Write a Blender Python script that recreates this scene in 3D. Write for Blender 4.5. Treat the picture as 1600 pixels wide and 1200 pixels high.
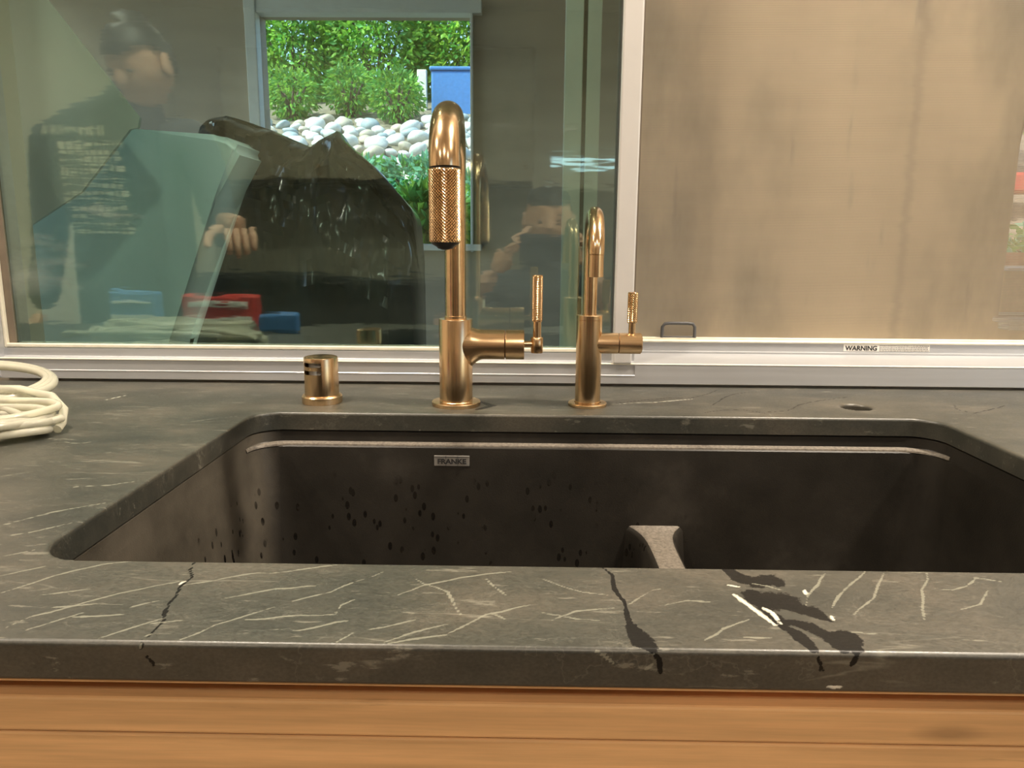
import bpy, bmesh, math, random
import numpy as np
from mathutils import Vector, Matrix, noise
random.seed(7); rng = np.random.default_rng(7)
scene = bpy.context.scene
for o in list(bpy.data.objects): bpy.data.objects.remove(o)
COL = scene.collection
PI = math.pi

# ------------------------------------------------------------------ camera
cam_d = bpy.data.cameras.new('camera'); cam = bpy.data.objects.new('camera', cam_d); COL.objects.link(cam)
cam_d.sensor_fit = 'HORIZONTAL'; cam_d.sensor_width = 36.0; cam_d.lens = 36.0 * 1180.0 / 1600.0
cam_d.clip_start = 0.01; cam_d.clip_end = 200
pit, yaw, rol = math.radians(10.7), math.radians(0.8), math.radians(0.42)
fw = Vector((-math.sin(yaw) * math.cos(pit), math.cos(yaw) * math.cos(pit), -math.sin(pit)))
rt = Vector((math.cos(yaw), math.sin(yaw), 0)); up = rt.cross(fw)
rt = rt * math.cos(rol) + up * math.sin(rol); up = rt.cross(fw)
cam.matrix_world = Matrix(((rt.x, up.x, -fw.x, 0), (rt.y, up.y, -fw.y, 0), (rt.z, up.z, -fw.z, 1.12), (0, 0, 0, 1)))
scene.camera = cam

# ------------------------------------------------------------------ sky, sun, exposure
world = bpy.data.worlds.new('world'); scene.world = world; world.use_nodes = True
wn = world.node_tree; wn.nodes.clear()
wo = wn.nodes.new('ShaderNodeOutputWorld'); wb = wn.nodes.new('ShaderNodeBackground')
sk = wn.nodes.new('ShaderNodeTexSky'); sk.sky_type = 'NISHITA'; sk.sun_disc = False
sk.sun_elevation = math.radians(48); sk.sun_rotation = math.radians(250)
wb.inputs['Strength'].default_value = 0.42
wn.links.new(sk.outputs[0], wb.inputs[0]); wn.links.new(wb.outputs[0], wo.inputs[0])
sun_d = bpy.data.lights.new('sun', 'SUN'); sun = bpy.data.objects.new('sun', sun_d); COL.objects.link(sun)
sun_d.energy = 7.5; sun_d.angle = 0.01; sun_d.color = (1, 0.95, 0.86)
sun.rotation_euler = Vector((0.62, 0.42, -0.95)).to_track_quat('-Z', 'Y').to_euler()
scene.view_settings.view_transform = 'Standard'; scene.view_settings.look = 'None'
scene.view_settings.exposure = 0.28; scene.view_settings.gamma = 1.0
scene.view_settings.use_curve_mapping = False

# ------------------------------------------------------------------ materials
def mat(name):
    m = bpy.data.materials.new(name); m.use_nodes = True
    nt = m.node_tree; return m, nt, nt.nodes['Principled BSDF']
def setp(b, col=None, rough=None, metal=None, **kw):
    if col is not None: b.inputs['Base Color'].default_value = (*col, 1)
    if rough is not None: b.inputs['Roughness'].default_value = rough
    if metal is not None: b.inputs['Metallic'].default_value = metal
    for k, v in kw.items(): b.inputs[k.replace('_', ' ')].default_value = v
def tex_noise(nt, scale, detail=4, coord='Object', stretch=(1, 1, 1), rough=.5):
    tc = nt.nodes.new('ShaderNodeTexCoord'); mp = nt.nodes.new('ShaderNodeMapping'); n = nt.nodes.new('ShaderNodeTexNoise')
    mp.inputs['Scale'].default_value = stretch; n.inputs['Scale'].default_value = scale
    n.inputs['Detail'].default_value = detail; n.inputs['Roughness'].default_value = rough
    nt.links.new(tc.outputs[coord], mp.inputs[0]); nt.links.new(mp.outputs[0], n.inputs['Vector']); return n
def ramp(nt, src, stops):
    r = nt.nodes.new('ShaderNodeValToRGB'); e = r.color_ramp.elements
    while len(e) > 1: e.remove(e[-1])
    e[0].position = stops[0][0]; e[0].color = (*stops[0][1], 1)
    for p, c in stops[1:]: x = e.new(p); x.color = (*c, 1)
    nt.links.new(src, r.inputs[0]); return r
def mixc(nt, fac, a, b):
    m = nt.nodes.new('ShaderNodeMix'); m.data_type = 'RGBA'
    for sock, v in ((m.inputs[0], fac), (m.inputs[6], a), (m.inputs[7], b)):
        if isinstance(v, (int, float)): sock.default_value = v
        elif isinstance(v, tuple): sock.default_value = (*v, 1)
        else: nt.links.new(v, sock)
    return m.outputs[2]
def math_(nt, op, a, b=None, clamp=False):
    m = nt.nodes.new('ShaderNodeMath'); m.operation = op; m.use_clamp = clamp
    for i, v in enumerate((a, b)):
        if v is None: continue
        if isinstance(v, (int, float)): m.inputs[i].default_value = v
        else: nt.links.new(v, m.inputs[i])
    return m.outputs[0]
def bump(nt, b, src, dist, strength=1.0):
    n = nt.nodes.new('ShaderNodeBump'); n.inputs['Distance'].default_value = dist; n.inputs['Strength'].default_value = strength
    nt.links.new(src, n.inputs['Height']); nt.links.new(n.outputs[0], b.inputs['Normal'])
def simple(name, col, rough=.5, metal=0., var=.12, scale=30, bmp=0., stretch=(1, 1, 1), **kw):
    m, nt, b = mat(name); setp(b, col, rough, metal, **kw)
    n = tex_noise(nt, scale, stretch=stretch)
    lo = tuple(c * (1 - var) for c in col); hi = tuple(min(1, c * (1 + var)) for c in col)
    r = ramp(nt, n.outputs[0], [(.3, lo), (.7, hi)]); nt.links.new(r.outputs[0], b.inputs['Base Color'])
    if bmp: bump(nt, b, n.outputs[0], bmp)
    return m

def brass(name, axis=None, rough=.24, col=(.78, .56, .33), knurl=False):
    m, nt, b = mat(name); setp(b, col, rough, 1.0)
    st = {'Z': (1, 1, .02), 'X': (.02, 1, 1), None: (1, 1, 1)}[axis]
    n = tex_noise(nt, 900 if axis else 60, 3, stretch=st)
    r = ramp(nt, n.outputs[0], [(.3, tuple(c * .86 for c in col)), (.7, tuple(min(1, c * 1.1) for c in col))])
    nt.links.new(r.outputs[0], b.inputs['Base Color'])
    if axis:
        b.inputs['Anisotropic'].default_value = .65
        t = nt.nodes.new('ShaderNodeTangent'); t.direction_type = 'RADIAL'; t.axis = axis
        nt.links.new(t.outputs[0], b.inputs['Tangent'])
    return m
BR_Z = brass('brushed_brass_upright', 'Z'); BR_X = brass('brushed_brass_level', 'X'); BR = brass('satin_brass', None, .2)
BR_K = brass('knurled_brass', None, .22, (.76, .54, .31))
M_RUBBER = simple('black_rubber', (.02, .02, .022), .4)
M_GREYPL = simple('grey_plastic', (.42, .43, .42), .5)

# soapstone: real veins carried by the stone, crisped with noise
def soapstone():
    m, nt, b = mat('soapstone')
    a = nt.nodes.new('ShaderNodeAttribute'); a.attribute_name = 'vein'
    sp = nt.nodes.new('ShaderNodeSeparateColor'); nt.links.new(a.outputs['Color'], sp.inputs[0])
    cloud = tex_noise(nt, 11, 9, stretch=(.7, 1.3, 1), rough=.68); fine = tex_noise(nt, 620, 4, stretch=(.7, 1, 1), rough=.65)
    fleck = tex_noise(nt, 85, 9, stretch=(.32, 1.6, 1), rough=.70)
    base = ramp(nt, cloud.outputs[0], [(.32, (.029, .031, .026)), (.50, (.050, .049, .039)), (.68, (.084, .075, .058))])
    f1 = ramp(nt, fine.outputs[0], [(.36, (.80, .80, .80)), (.64, (1.2, 1.2, 1.2))])
    mul = nt.nodes.new('ShaderNodeMix'); mul.data_type = 'RGBA'; mul.blend_type = 'MULTIPLY'; mul.inputs[0].default_value = 1
    nt.links.new(base.outputs[0], mul.inputs[6]); nt.links.new(f1.outputs[0], mul.inputs[7])
    fl = ramp(nt, fleck.outputs[0], [(.61, (0, 0, 0)), (.645, (1, 1, 1))])
    c = mixc(nt, math_(nt, 'MULTIPLY', fl.outputs[0], .42), mul.outputs[2], (.26, .25, .20))
    # fine slanting grain lines in the stone
    gl = tex_noise(nt, 13, 5, stretch=(.16, 1.5, 1), rough=.55); gm = gl.inputs['Vector'].links[0].from_node; gm.inputs['Rotation'].default_value = (0, 0, .42)
    ga = math_(nt, 'ABSOLUTE', math_(nt, 'SUBTRACT', gl.outputs[0], .56)); gr_ = ramp(nt, ga, [(0, (1, 1, 1)), (.007, (0, 0, 0))])
    gk = ramp(nt, cloud.outputs[0], [(.48, (0, 0, 0)), (.62, (1, 1, 1))])
    c = mixc(nt, math_(nt, 'MULTIPLY', math_(nt, 'MULTIPLY', gr_.outputs[0], gk.outputs[0]), .5), c, (.30, .29, .23))
    # hair veins
    wv = tex_noise(nt, 5.5, 7, stretch=(1, 1.8, 1), rough=.62)
    hv = math_(nt, 'ABSOLUTE', math_(nt, 'SUBTRACT', wv.outputs[0], .5))
    hr = ramp(nt, hv, [(0, (1, 1, 1)), (.0035, (0, 0, 0))])
    c = mixc(nt, math_(nt, 'MULTIPLY', hr.outputs[0], .12), c, (.34, .33, .27))
    jit = tex_noise(nt, 420, 4, rough=.75); jl = tex_noise(nt, 130, 3, rough=.6)
    j2 = math_(nt, 'ADD', math_(nt, 'MULTIPLY', math_(nt, 'SUBTRACT', jit.outputs[0], .5), .9), math_(nt, 'MULTIPLY', math_(nt, 'SUBTRACT', jl.outputs[0], .5), 1.1))
    dj = math_(nt, 'ADD', sp.outputs[1], j2); dr = ramp(nt, dj, [(.38, (0, 0, 0)), (.52, (1, 1, 1))])
    c = mixc(nt, math_(nt, 'MULTIPLY', dr.outputs[0], .97), c, (.008, .0075, .007))
    brk = tex_noise(nt, 60, 4, rough=.7); j3 = math_(nt, 'MULTIPLY', math_(nt, 'SUBTRACT', brk.outputs[0], .5), 2.4)
    wj = math_(nt, 'ADD', math_(nt, 'ADD', sp.outputs[0], j2), math_(nt, 'MULTIPLY', j3, math_(nt, 'MULTIPLY', sp.outputs[0], 1.0))); wr = ramp(nt, wj, [(.36, (0, 0, 0)), (.60, (1, 1, 1))])
    wcol = mixc(nt, sp.outputs[2], (.28, .28, .22), (.72, .70, .60))
    wf = math_(nt, 'MULTIPLY', wr.outputs[0], math_(nt, 'ADD', math_(nt, 'MULTIPLY', sp.outputs[2], .4), .55))
    c = mixc(nt, wf, c, wcol)
    nt.links.new(c, b.inputs['Base Color'])
    rr = ramp(nt, fine.outputs[0], [(.3, (.33, .33, .33)), (.7, (.45, .45, .45))]); nt.links.new(rr.outputs[0], b.inputs['Roughness'])
    b.inputs['Specular IOR Level'].default_value = .75
    sv = nt.nodes.new('ShaderNodeMapRange'); sv.inputs[3].default_value = .75; sv.inputs[4].default_value = .22
    nt.links.new(dr.outputs[0], sv.inputs[0]); nt.links.new(sv.outputs[0], b.inputs['Specular IOR Level'])
    bump(nt, b, fleck.outputs[0], .0003, .4); return m
M_STONE = soapstone()

def sinkmat():
    m, nt, b = mat('black_granite_composite'); setp(b, (.030, .027, .024), .42); b.inputs['Specular IOR Level'].default_value = .30
    n = tex_noise(nt, 9, 6, rough=.65); v = nt.nodes.new('ShaderNodeTexVoronoi'); v.inputs['Scale'].default_value = 95
    tc = nt.nodes.new('ShaderNodeTexCoord'); mp = nt.nodes.new('ShaderNodeMapping'); mp.inputs['Scale'].default_value = (1, 1, .5)
    nt.links.new(tc.outputs['Object'], mp.inputs[0]); nt.links.new(mp.outputs[0], v.inputs['Vector'])
    base = ramp(nt, n.outputs[0], [(.3, (.014, .0125, .010)), (.55, (.024, .021, .017)), (.75, (.045, .040, .033))])
    drop = ramp(nt, v.outputs['Distance'], [(.20, (1, 1, 1)), (.27, (0, 0, 0))])
    msk = tex_noise(nt, 22, 3); mk = ramp(nt, msk.outputs[0], [(.40, (0, 0, 0)), (.50, (1, 1, 1))])
    sx = nt.nodes.new('ShaderNodeSeparateXYZ'); nt.links.new(tc.outputs['Object'], sx.inputs[0])
    low = nt.nodes.new('ShaderNodeMapRange'); low.inputs[1].default_value = .165; low.inputs[2].default_value = .10
    nt.links.new(sx.outputs[2], low.inputs[0])
    lef = nt.nodes.new('ShaderNodeMapRange'); lef.inputs[1].default_value = .22; lef.inputs[2].default_value = .10
    nt.links.new(sx.outputs[0], lef.inputs[0])
    f = math_(nt, 'MULTIPLY', math_(nt, 'MULTIPLY', drop.outputs[0], mk.outputs[0]), math_(nt, 'MULTIPLY', low.outputs[0], lef.outputs[0]))
    # light on the left end wall painted in as a mottled paler tone
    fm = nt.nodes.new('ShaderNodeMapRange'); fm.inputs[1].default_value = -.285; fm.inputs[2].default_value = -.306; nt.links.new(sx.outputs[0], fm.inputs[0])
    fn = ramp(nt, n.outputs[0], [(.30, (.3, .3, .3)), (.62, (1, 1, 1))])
    lit_wall = mixc(nt, math_(nt, 'MULTIPLY', fm.outputs[0], fn.outputs[0]), base.outputs[0], (.105, .092, .072))
    c = mixc(nt, f, lit_wall, (.008, .007, .006)); nt.links.new(c, b.inputs['Base Color'])
    ro = nt.nodes.new('ShaderNodeMapRange'); ro.inputs[3].default_value = .40; ro.inputs[4].default_value = .08
    nt.links.new(f, ro.inputs[0]); nt.links.new(ro.outputs[0], b.inputs['Roughness'])
    g = tex_noise(nt, 700, 2); bump(nt, b, g.outputs[0], .0003, .5); return m
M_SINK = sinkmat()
M_SINKTOP = simple('pale_granite_ridge', (.15, .13, .105), .5, scale=320, var=.35, bmp=.0004)  # paler colour for the divider top and the back ledge

def wood(name, col, knots=True):
    m, nt, b = mat(name); setp(b, col, .38)
    n = tex_noise(nt, 3.2, 5, stretch=(1, 7, 7), rough=.55)
    w = nt.nodes.new('ShaderNodeTexWave'); w.wave_type = 'BANDS'; w.bands_direction = 'Z'
    w.inputs['Scale'].default_value = 26; w.inputs['Distortion'].default_value = 9; w.inputs['Detail'].default_value = 3
    tc = nt.nodes.new('ShaderNodeTexCoord'); mp = nt.nodes.new('ShaderNodeMapping'); mp.inputs['Scale'].default_value = (.16, 1, 1)
    nt.links.new(tc.outputs['Object'], mp.inputs[0]); nt.links.new(mp.outputs[0], w.inputs['Vector'])
    a = ramp(nt, n.outputs[0], [(.3, tuple(c * .80 for c in col)), (.7, tuple(min(1, c * 1.14) for c in col))])
    c = mixc(nt, math_(nt, 'MULTIPLY', w.outputs[0], .16), a.outputs[0], tuple(x * .52 for x in col))
    if knots:
        v = nt.nodes.new('ShaderNodeTexVoronoi'); v.inputs['Scale'].default_value = 7.5
        mp2 = nt.nodes.new('ShaderNodeMapping'); mp2.inputs['Scale'].default_value = (.6, 1, 2.2); mp2.inputs['Location'].default_value = (.37, 0, .21)
        nt.links.new(tc.outputs['Object'], mp2.inputs[0]); nt.links.new(mp2.outputs[0], v.inputs['Vector'])
        k = ramp(nt, v.outputs['Distance'], [(.03, (1, 1, 1)), (.10, (0, 0, 0))])
        c = mixc(nt, math_(nt, 'MULTIPLY', k.outputs[0], .55), c, tuple(x * .35 for x in col))
    fl = tex_noise(nt, 34, 5, stretch=(.22, 1, 3), rough=.7); fr = ramp(nt, fl.outputs[0], [(.66, (0, 0, 0)), (.71, (1, 1, 1))])
    c = mixc(nt, math_(nt, 'MULTIPLY', fr.outputs[0], .3), c, tuple(x * .4 for x in col))
    gr = tex_noise(nt, 130, 4, stretch=(.035, 1, 1), rough=.7); g2 = ramp(nt, gr.outputs[0], [(.35, (.86, .86, .86)), (.65, (1.1, 1.1, 1.1))])
    mul = nt.nodes.new('ShaderNodeMix'); mul.data_type = 'RGBA'; mul.blend_type = 'MULTIPLY'; mul.inputs[0].default_value = 1
    nt.links.new(c, mul.inputs[6]); nt.links.new(g2.outputs[0], mul.inputs[7])
    nt.links.new(mul.outputs[2], b.inputs['Base Color']); bump(nt, b, gr.outputs[0], .0003, .3); return m
M_WOOD = wood('alder_wood', (.74, .45, .21)); M_WOOD2 = wood('alder_wood_dark', (.42, .24, .11), False)
M_ALU = simple('anodised_aluminium', (.55, .56, .58), .34, .55, var=.06, scale=40, stretch=(.1, 1, 3))
M_ALU_M = simple('mullion_aluminium', (.66, .65, .64), .42, .25, var=.03, scale=20)
M_CREAM = simple('cream_gasket', (.74, .70, .58), .5, var=.08, scale=60)
M_DARKGAP = simple('dark_seal', (.045, .040, .036), .6)
M_SPACER = simple('brown_spacer', (.20, .16, .12), .5)
M_PAINT = simple('warm_wall_paint', (.66, .60, .50), .7, var=.03, scale=3)
M_CEIL = simple('ceiling_paint', (.80, .76, .68), .8, var=.02, scale=3)
M_FLOOR = wood('oak_floor', (.34, .22, .12), False)

def glassmat():
    m = bpy.data.materials.new('tinted_window_glass'); m.use_nodes = True; nt = m.node_tree; nt.nodes.clear()
    o = nt.nodes.new('ShaderNodeOutputMaterial'); t = nt.nodes.new('ShaderNodeBsdfTransparent'); g = nt.nodes.new('ShaderNodeBsdfGlossy')
    t.inputs[0].default_value = (.87, .975, .945, 1); g.inputs['Color'].default_value = (.82, .98, .91, 1); g.inputs['Roughness'].default_value = .035
    mx = nt.nodes.new('ShaderNodeMixShader'); lw = nt.nodes.new('ShaderNodeLayerWeight'); lw.inputs[0].default_value = .35
    mr = nt.nodes.new('ShaderNodeMapRange'); mr.inputs[3].default_value = .12; mr.inputs[4].default_value = .8
    nt.links.new(lw.outputs['Fresnel'], mr.inputs[0])
    n = tex_noise(nt, 5, 3, stretch=(1.2, 1, 6)); bp = nt.nodes.new('ShaderNodeBump'); bp.inputs['Distance'].default_value = .00022
    nt.links.new(n.outputs[0], bp.inputs['Height']); nt.links.new(bp.outputs[0], g.inputs['Normal'])
    nt.links.new(mr.outputs[0], mx.inputs[0]); nt.links.new(t.outputs[0], mx.inputs[1]); nt.links.new(g.outputs[0], mx.inputs[2])
    # dried smears of dirt on the pane
    d = nt.nodes.new('ShaderNodeBsdfDiffuse'); d.inputs[0].default_value = (.6, .64, .58, 1)
    sm = tex_noise(nt, 3.2, 7, stretch=(1, 1, 3.5), rough=.68); sr = ramp(nt, sm.outputs[0], [(.60, (0, 0, 0)), (.74, (.16, .16, .16))])
    m2 = nt.nodes.new('ShaderNodeMixShader'); nt.links.new(sr.outputs[0], m2.inputs[0])
    nt.links.new(mx.outputs[0], m2.inputs[1]); nt.links.new(d.outputs[0], m2.inputs[2]); nt.links.new(m2.outputs[0], o.inputs[0]); return m
M_GLASS = glassmat()

def meshmat():
    m, nt, b = mat('woven_screen_mesh'); setp(b, (.52, .41, .29), .65)
    tc = nt.nodes.new('ShaderNodeTexCoord'); sp = nt.nodes.new('ShaderNodeSeparateXYZ'); nt.links.new(tc.outputs['Object'], sp.inputs[0])
    def wire(s, pitch, duty):
        f = math_(nt, 'FRACT', math_(nt, 'MULTIPLY', s, 1 / pitch)); return math_(nt, 'LESS_THAN', f, duty)
    a = wire(sp.outputs[2], .0022, .38); c = wire(sp.outputs[0], .0018, .26)
    al = math_(nt, 'MAXIMUM', a, c)
    n = tex_noise(nt, 2.4, 6, stretch=(1.6, 1, .6), rough=.62)
    r = ramp(nt, n.outputs[0], [(.30, (.26, .22, .16)), (.48, (.49, .40, .28)), (.75, (.61, .50, .35))])
    # bent wires and scuffs
    tc2 = nt.nodes.new('ShaderNodeMapping'); tc2.inputs['Rotation'].default_value = (0, .55, 0); tc2.inputs['Scale'].default_value = (9, 1, 1.2)
    nt.links.new(tc.outputs['Object'], tc2.inputs[0]); n2 = nt.nodes.new('ShaderNodeTexNoise'); n2.inputs['Scale'].default_value = 2.6; n2.inputs['Detail'].default_value = 5
    nt.links.new(tc2.outputs[0], n2.inputs['Vector']); s2 = ramp(nt, n2.outputs[0], [(.64, (0, 0, 0)), (.70, (1, 1, 1))])
    col = mixc(nt, math_(nt, 'MULTIPLY', s2.outputs[0], .5), r.outputs[0], (.20, .18, .15))
    # long worn crease down the mesh
    wob = math_(nt, 'MULTIPLY', math_(nt, 'SUBTRACT', tex_noise(nt, 60, 5, stretch=(.05, 1, 1), rough=.8).outputs[0], .5), .030)
    dx = math_(nt, 'ABSOLUTE', math_(nt, 'ADD', math_(nt, 'SUBTRACT', sp.outputs[0], .548), wob))
    cr = nt.nodes.new('ShaderNodeMapRange'); cr.inputs[1].default_value = .010; cr.inputs[2].default_value = .002; nt.links.new(dx, cr.inputs[0])
    col = mixc(nt, math_(nt, 'MULTIPLY', math_(nt, 'MULTIPLY', cr.outputs[0], n.outputs[0]), .5), col, (.17, .14, .11))
    nt.links.new(col, b.inputs['Base Color']); nt.links.new(al, b.inputs['Alpha']); return m
M_MESH = meshmat()

M_TUBE, nt_, b_ = mat('clear_vinyl_tube'); setp(b_, (.92, .90, .76), .12); b_.inputs['Transmission Weight'].default_value = .6; b_.inputs['IOR'].default_value = 1.35
M_BAG = simple('black_plastic', (.030, .036, .038), .14, var=.3, scale=6)
M_TOPDARK = simple('dark_laminate', (.05, .048, .042), .6)
M_PORCH = simple('dim_porch_board', (.36, .31, .25), .7, var=.10, scale=2, stretch=(1, 1, 6))
M_PORCHF = simple('porch_concrete', (.34, .33, .31), .8)
M_TRIMG = simple('porch_white_trim', (.62, .66, .66), .5, var=.04)
M_PALE = simple('pale_sheet', (.76, .76, .70), .6, var=.04, scale=4)
M_SACK = simple('white_sack', (.68, .86, .85), .55, var=.07, scale=5, bmp=.006)
def leafmat(name, c):
    m, nt, b = mat(name); b.inputs['Roughness'].default_value = .5
    n = tex_noise(nt, 3.2); r = ramp(nt, n.outputs[0], [(.3, tuple(x * .6 for x in c)), (.7, tuple(min(1, x * 1.4) for x in c))])
    nt.links.new(r.outputs[0], b.inputs['Base Color']); t = nt.nodes.new('ShaderNodeBsdfTranslucent'); nt.links.new(r.outputs[0], t.inputs[0])
    mx = nt.nodes.new('ShaderNodeMixShader'); mx.inputs[0].default_value = .42; o = nt.nodes['Material Output']
    nt.links.new(b.outputs[0], mx.inputs[1]); nt.links.new(t.outputs[0], mx.inputs[2]); nt.links.new(mx.outputs[0], o.inputs[0]); return m
M_LEAF = [leafmat('leaf_%s' % n, c) for n, c in (('bright', (.27, .50, .07)), ('deep', (.13, .38, .08)), ('blue', (.20, .52, .34)), ('yellow', (.36, .54, .07)))]
M_ROCK = [simple('river_rock_%s' % n, c, .6, var=.12, scale=8) for n, c in (('white', (.66, .66, .62)), ('tan', (.50, .43, .33)), ('grey', (.34, .40, .42)))]
M_SOIL = simple('bank_soil', (.20, .17, .12), .9, var=.4, scale=12)
M_BARK = simple('bark', (.10, .07, .05), .9, var=.3)
M_BLUE = simple('blue_plastic', (.06, .20, .50), .45)
M_CARD = simple('cardboard', (.66, .54, .38), .8)
M_RED = simple('red_plastic', (.62, .05, .04), .4)
M_WHITE = simple('white_plastic', (.80, .80, .78), .4)
M_SKIN = simple('skin', (.58, .33, .22), .5, var=.06)
M_HAIR = simple('dark_hair', (.018, .013, .010), .5, var=.3, scale=90)
M_SHIRT = simple('charcoal_cloth', (.05, .055, .065), .85, bmp=.004)
M_JEANS = simple('navy_denim', (.05, .07, .12), .85)
M_INK = simple('black_ink', (.02, .02, .02), .6)
M_INKP = simple('faded_print', (.85, .78, .62), .6)
M_PLATE = simple('brushed_steel_plate', (.52, .50, .47), .35, .7)
M_LABEL = simple('label_film', (.78, .76, .72), .4)
M_SCREENB = simple('black_handle', (.09, .09, .095), .4)

# ------------------------------------------------------------------ mesh helpers
def link(name, me, m, parent=None, smooth=False, ms=None):
    o = bpy.data.objects.new(name, me); COL.objects.link(o)
    for x in (ms or [m]): me.materials.append(x)
    if parent: o.parent = parent
    if smooth:
        me.polygons.foreach_set('use_smooth', [True] * len(me.polygons))
    return o
def from_bm(name, bm, m, parent=None, smooth=False, ang=None, ms=None):
    bmesh.ops.recalc_face_normals(bm, faces=bm.faces)
    me = bpy.data.meshes.new(name); bm.to_mesh(me); bm.free()
    o = link(name, me, m, parent, smooth or ang is not None, ms)
    if ang is not None: me.set_sharp_from_angle(angle=math.radians(ang))
    return o
def thing(name, label, cat, loc=(0, 0, 0), group=None):
    o = bpy.data.objects.new(name, None); COL.objects.link(o); o.location = loc; o.empty_display_size = .05
    return tag(o, label, cat, group)
def tag(o, label, cat, group=None):
    o['label'] = label; o['category'] = cat
    if group: o['group'] = group
    return o
def struct(o): o['kind'] = 'structure'; return o
def bx(bm, c, s, bev=0, rot=None, seg=2):
    r = bmesh.ops.create_cube(bm, size=1); vs = r['verts']
    bmesh.ops.scale(bm, vec=s, verts=vs)
    if bev:
        es = list({e for v in vs for e in v.link_edges}); q = bmesh.ops.bevel(bm, geom=es, offset=bev, segments=seg, affect='EDGES', profile=.5)
        vs = list({v for f in q['faces'] for v in f.verts} | {v for v in vs if v.is_valid})
    if rot is not None: bmesh.ops.rotate(bm, cent=(0, 0, 0), matrix=rot, verts=vs)
    bmesh.ops.translate(bm, vec=c, verts=vs); return vs
def box(name, x0, x1, y0, y1, z0, z1, m, parent=None, bev=0, off=(0, 0, 0)):
    bm = bmesh.new(); bx(bm, ((x0 + x1) / 2 - off[0], (y0 + y1) / 2 - off[1], (z0 + z1) / 2 - off[2]), (x1 - x0, y1 - y0, z1 - z0), bev)
    return from_bm(name, bm, m, parent)
def lathe(bm, prof, n=48, axis='Z', c=(0, 0, 0), cap=True):
    """prof: (radius, height) list along the axis"""
    rings = []
    for r, h in prof:
        ring = []
        for k in range(n):
            a = 2 * PI * k / n; u, v = r * math.cos(a), r * math.sin(a)
            p = (u, v, h) if axis == 'Z' else ((h, u, v) if axis == 'X' else (u, h, v))
            ring.append(bm.verts.new((p[0] + c[0], p[1] + c[1], p[2] + c[2])))
        rings.append(ring)
    for a, b in zip(rings, rings[1:]):
        for k in range(n): bm.faces.new((a[k], a[(k + 1) % n], b[(k + 1) % n], b[k]))
    if cap:
        bm.faces.new(rings[0]); bm.faces.new(rings[-1])
    return rings
def tube(bm, pts, rad, n=12, closed=False, cap=True):
    pts = [Vector(p) for p in pts]; N = len(pts); rads = rad if hasattr(rad, '__len__') else [rad] * N
    T = []
    for i in range(N):
        a = pts[(i - 1) % N] if (closed or i > 0) else pts[i]; b = pts[(i + 1) % N] if (closed or i < N - 1) else pts[i]
        T.append((b - a).normalized())
    nrm = T[0].orthogonal().normalized(); rings = []
    for i in range(N):
        nrm = (nrm - T[i] * nrm.dot(T[i])).normalized(); bn = T[i].cross(nrm)
        rings.append([bm.verts.new(pts[i] + (nrm * math.cos(2 * PI * k / n) + bn * math.sin(2 * PI * k / n)) * rads[i]) for k in range(n)])
    for i in range(N if closed else N - 1):
        a, b = rings[i], rings[(i + 1) % N]
        for k in range(n): bm.faces.new((a[k], a[(k + 1) % n], b[(k + 1) % n], b[k]))
    if cap and not closed: bm.faces.new(rings[0]); bm.faces.new(rings[-1])
    return rings
def extrude_x(bm, prof, x0, x1, close=True):
    a = [bm.verts.new((x0, y, z)) for y, z in prof]; b = [bm.verts.new((x1, y, z)) for y, z in prof]
    n = len(prof)
    for k in range(n): bm.faces.new((a[k], a[(k + 1) % n], b[(k + 1) % n], b[k]))
    bm.faces.new(a); bm.faces.new(b)
def text_obj(name, body, size, loc, rot, m, parent, depth=.0002, sx=1.0, bold=0.0, align='LEFT'):
    cu = bpy.data.curves.new(name, 'FONT'); cu.body = body; cu.size = size; cu.extrude = depth; cu.offset = bold; cu.align_x = align
    t = bpy.data.objects.new(name, cu); COL.objects.link(t); dg = bpy.context.evaluated_depsgraph_get()
    me = bpy.data.meshes.new_from_object(t.evaluated_get(dg)); bpy.data.objects.remove(t)
    me.materials.clear(); o = link(name, me, m, parent); o.location = loc; o.rotation_euler = rot; o.scale = (sx, 1, 1); return o
def cut(o, cutters):
    for c in cutters:
        md = o.modifiers.new('b', 'BOOLEAN'); md.operation = 'DIFFERENCE'; md.object = c; md.solver = 'EXACT'
    dg = bpy.context.evaluated_depsgraph_get(); me = bpy.data.meshes.new_from_object(o.evaluated_get(dg))
    o.modifiers.clear(); o.data = me
    for c in cutters: bpy.data.objects.remove(c)
    return o

# ------------------------------------------------------------------ the kitchen shell
WX0, WX1, WZ1 = -.765, 1.34, 2.02
def wall_with_hole(name, axis, pos, th, u0, u1, z0, z1, holes, m):
    """wall slab in the plane axis=pos with rectangular holes (ua,ub,za,zb); u runs along the other horizontal axis"""
    us = sorted({u0, u1, *[h[0] for h in holes], *[h[1] for h in holes]}); zs = sorted({z0, z1, *[h[2] for h in holes], *[h[3] for h in holes]})
    bm = bmesh.new()
    for a, b in zip(us, us[1:]):
        for c, d in zip(zs, zs[1:]):
            if any(h[0] <= (a + b) / 2 <= h[1] and h[2] <= (c + d) / 2 <= h[3] for h in holes): continue
            if axis == 'Y': bx(bm, ((a + b) / 2, pos + th / 2, (c + d) / 2), (b - a, th, d - c))
            else: bx(bm, (pos + th / 2, (a + b) / 2, (c + d) / 2), (th, b - a, d - c))
    return struct(from_bm(name, bm, m))
RX0, RX1, RY0 = -2.1, 2.5, -2.6
struct(box('floor', RX0 - .1, RX1 + .1, RY0 - .1, 1.09, -.08, 0, M_FLOOR))
struct(box('ceiling', RX0 - .1, RX1 + .1, RY0 - .1, 1.20, 2.45, 2.53, M_CEIL))
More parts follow.
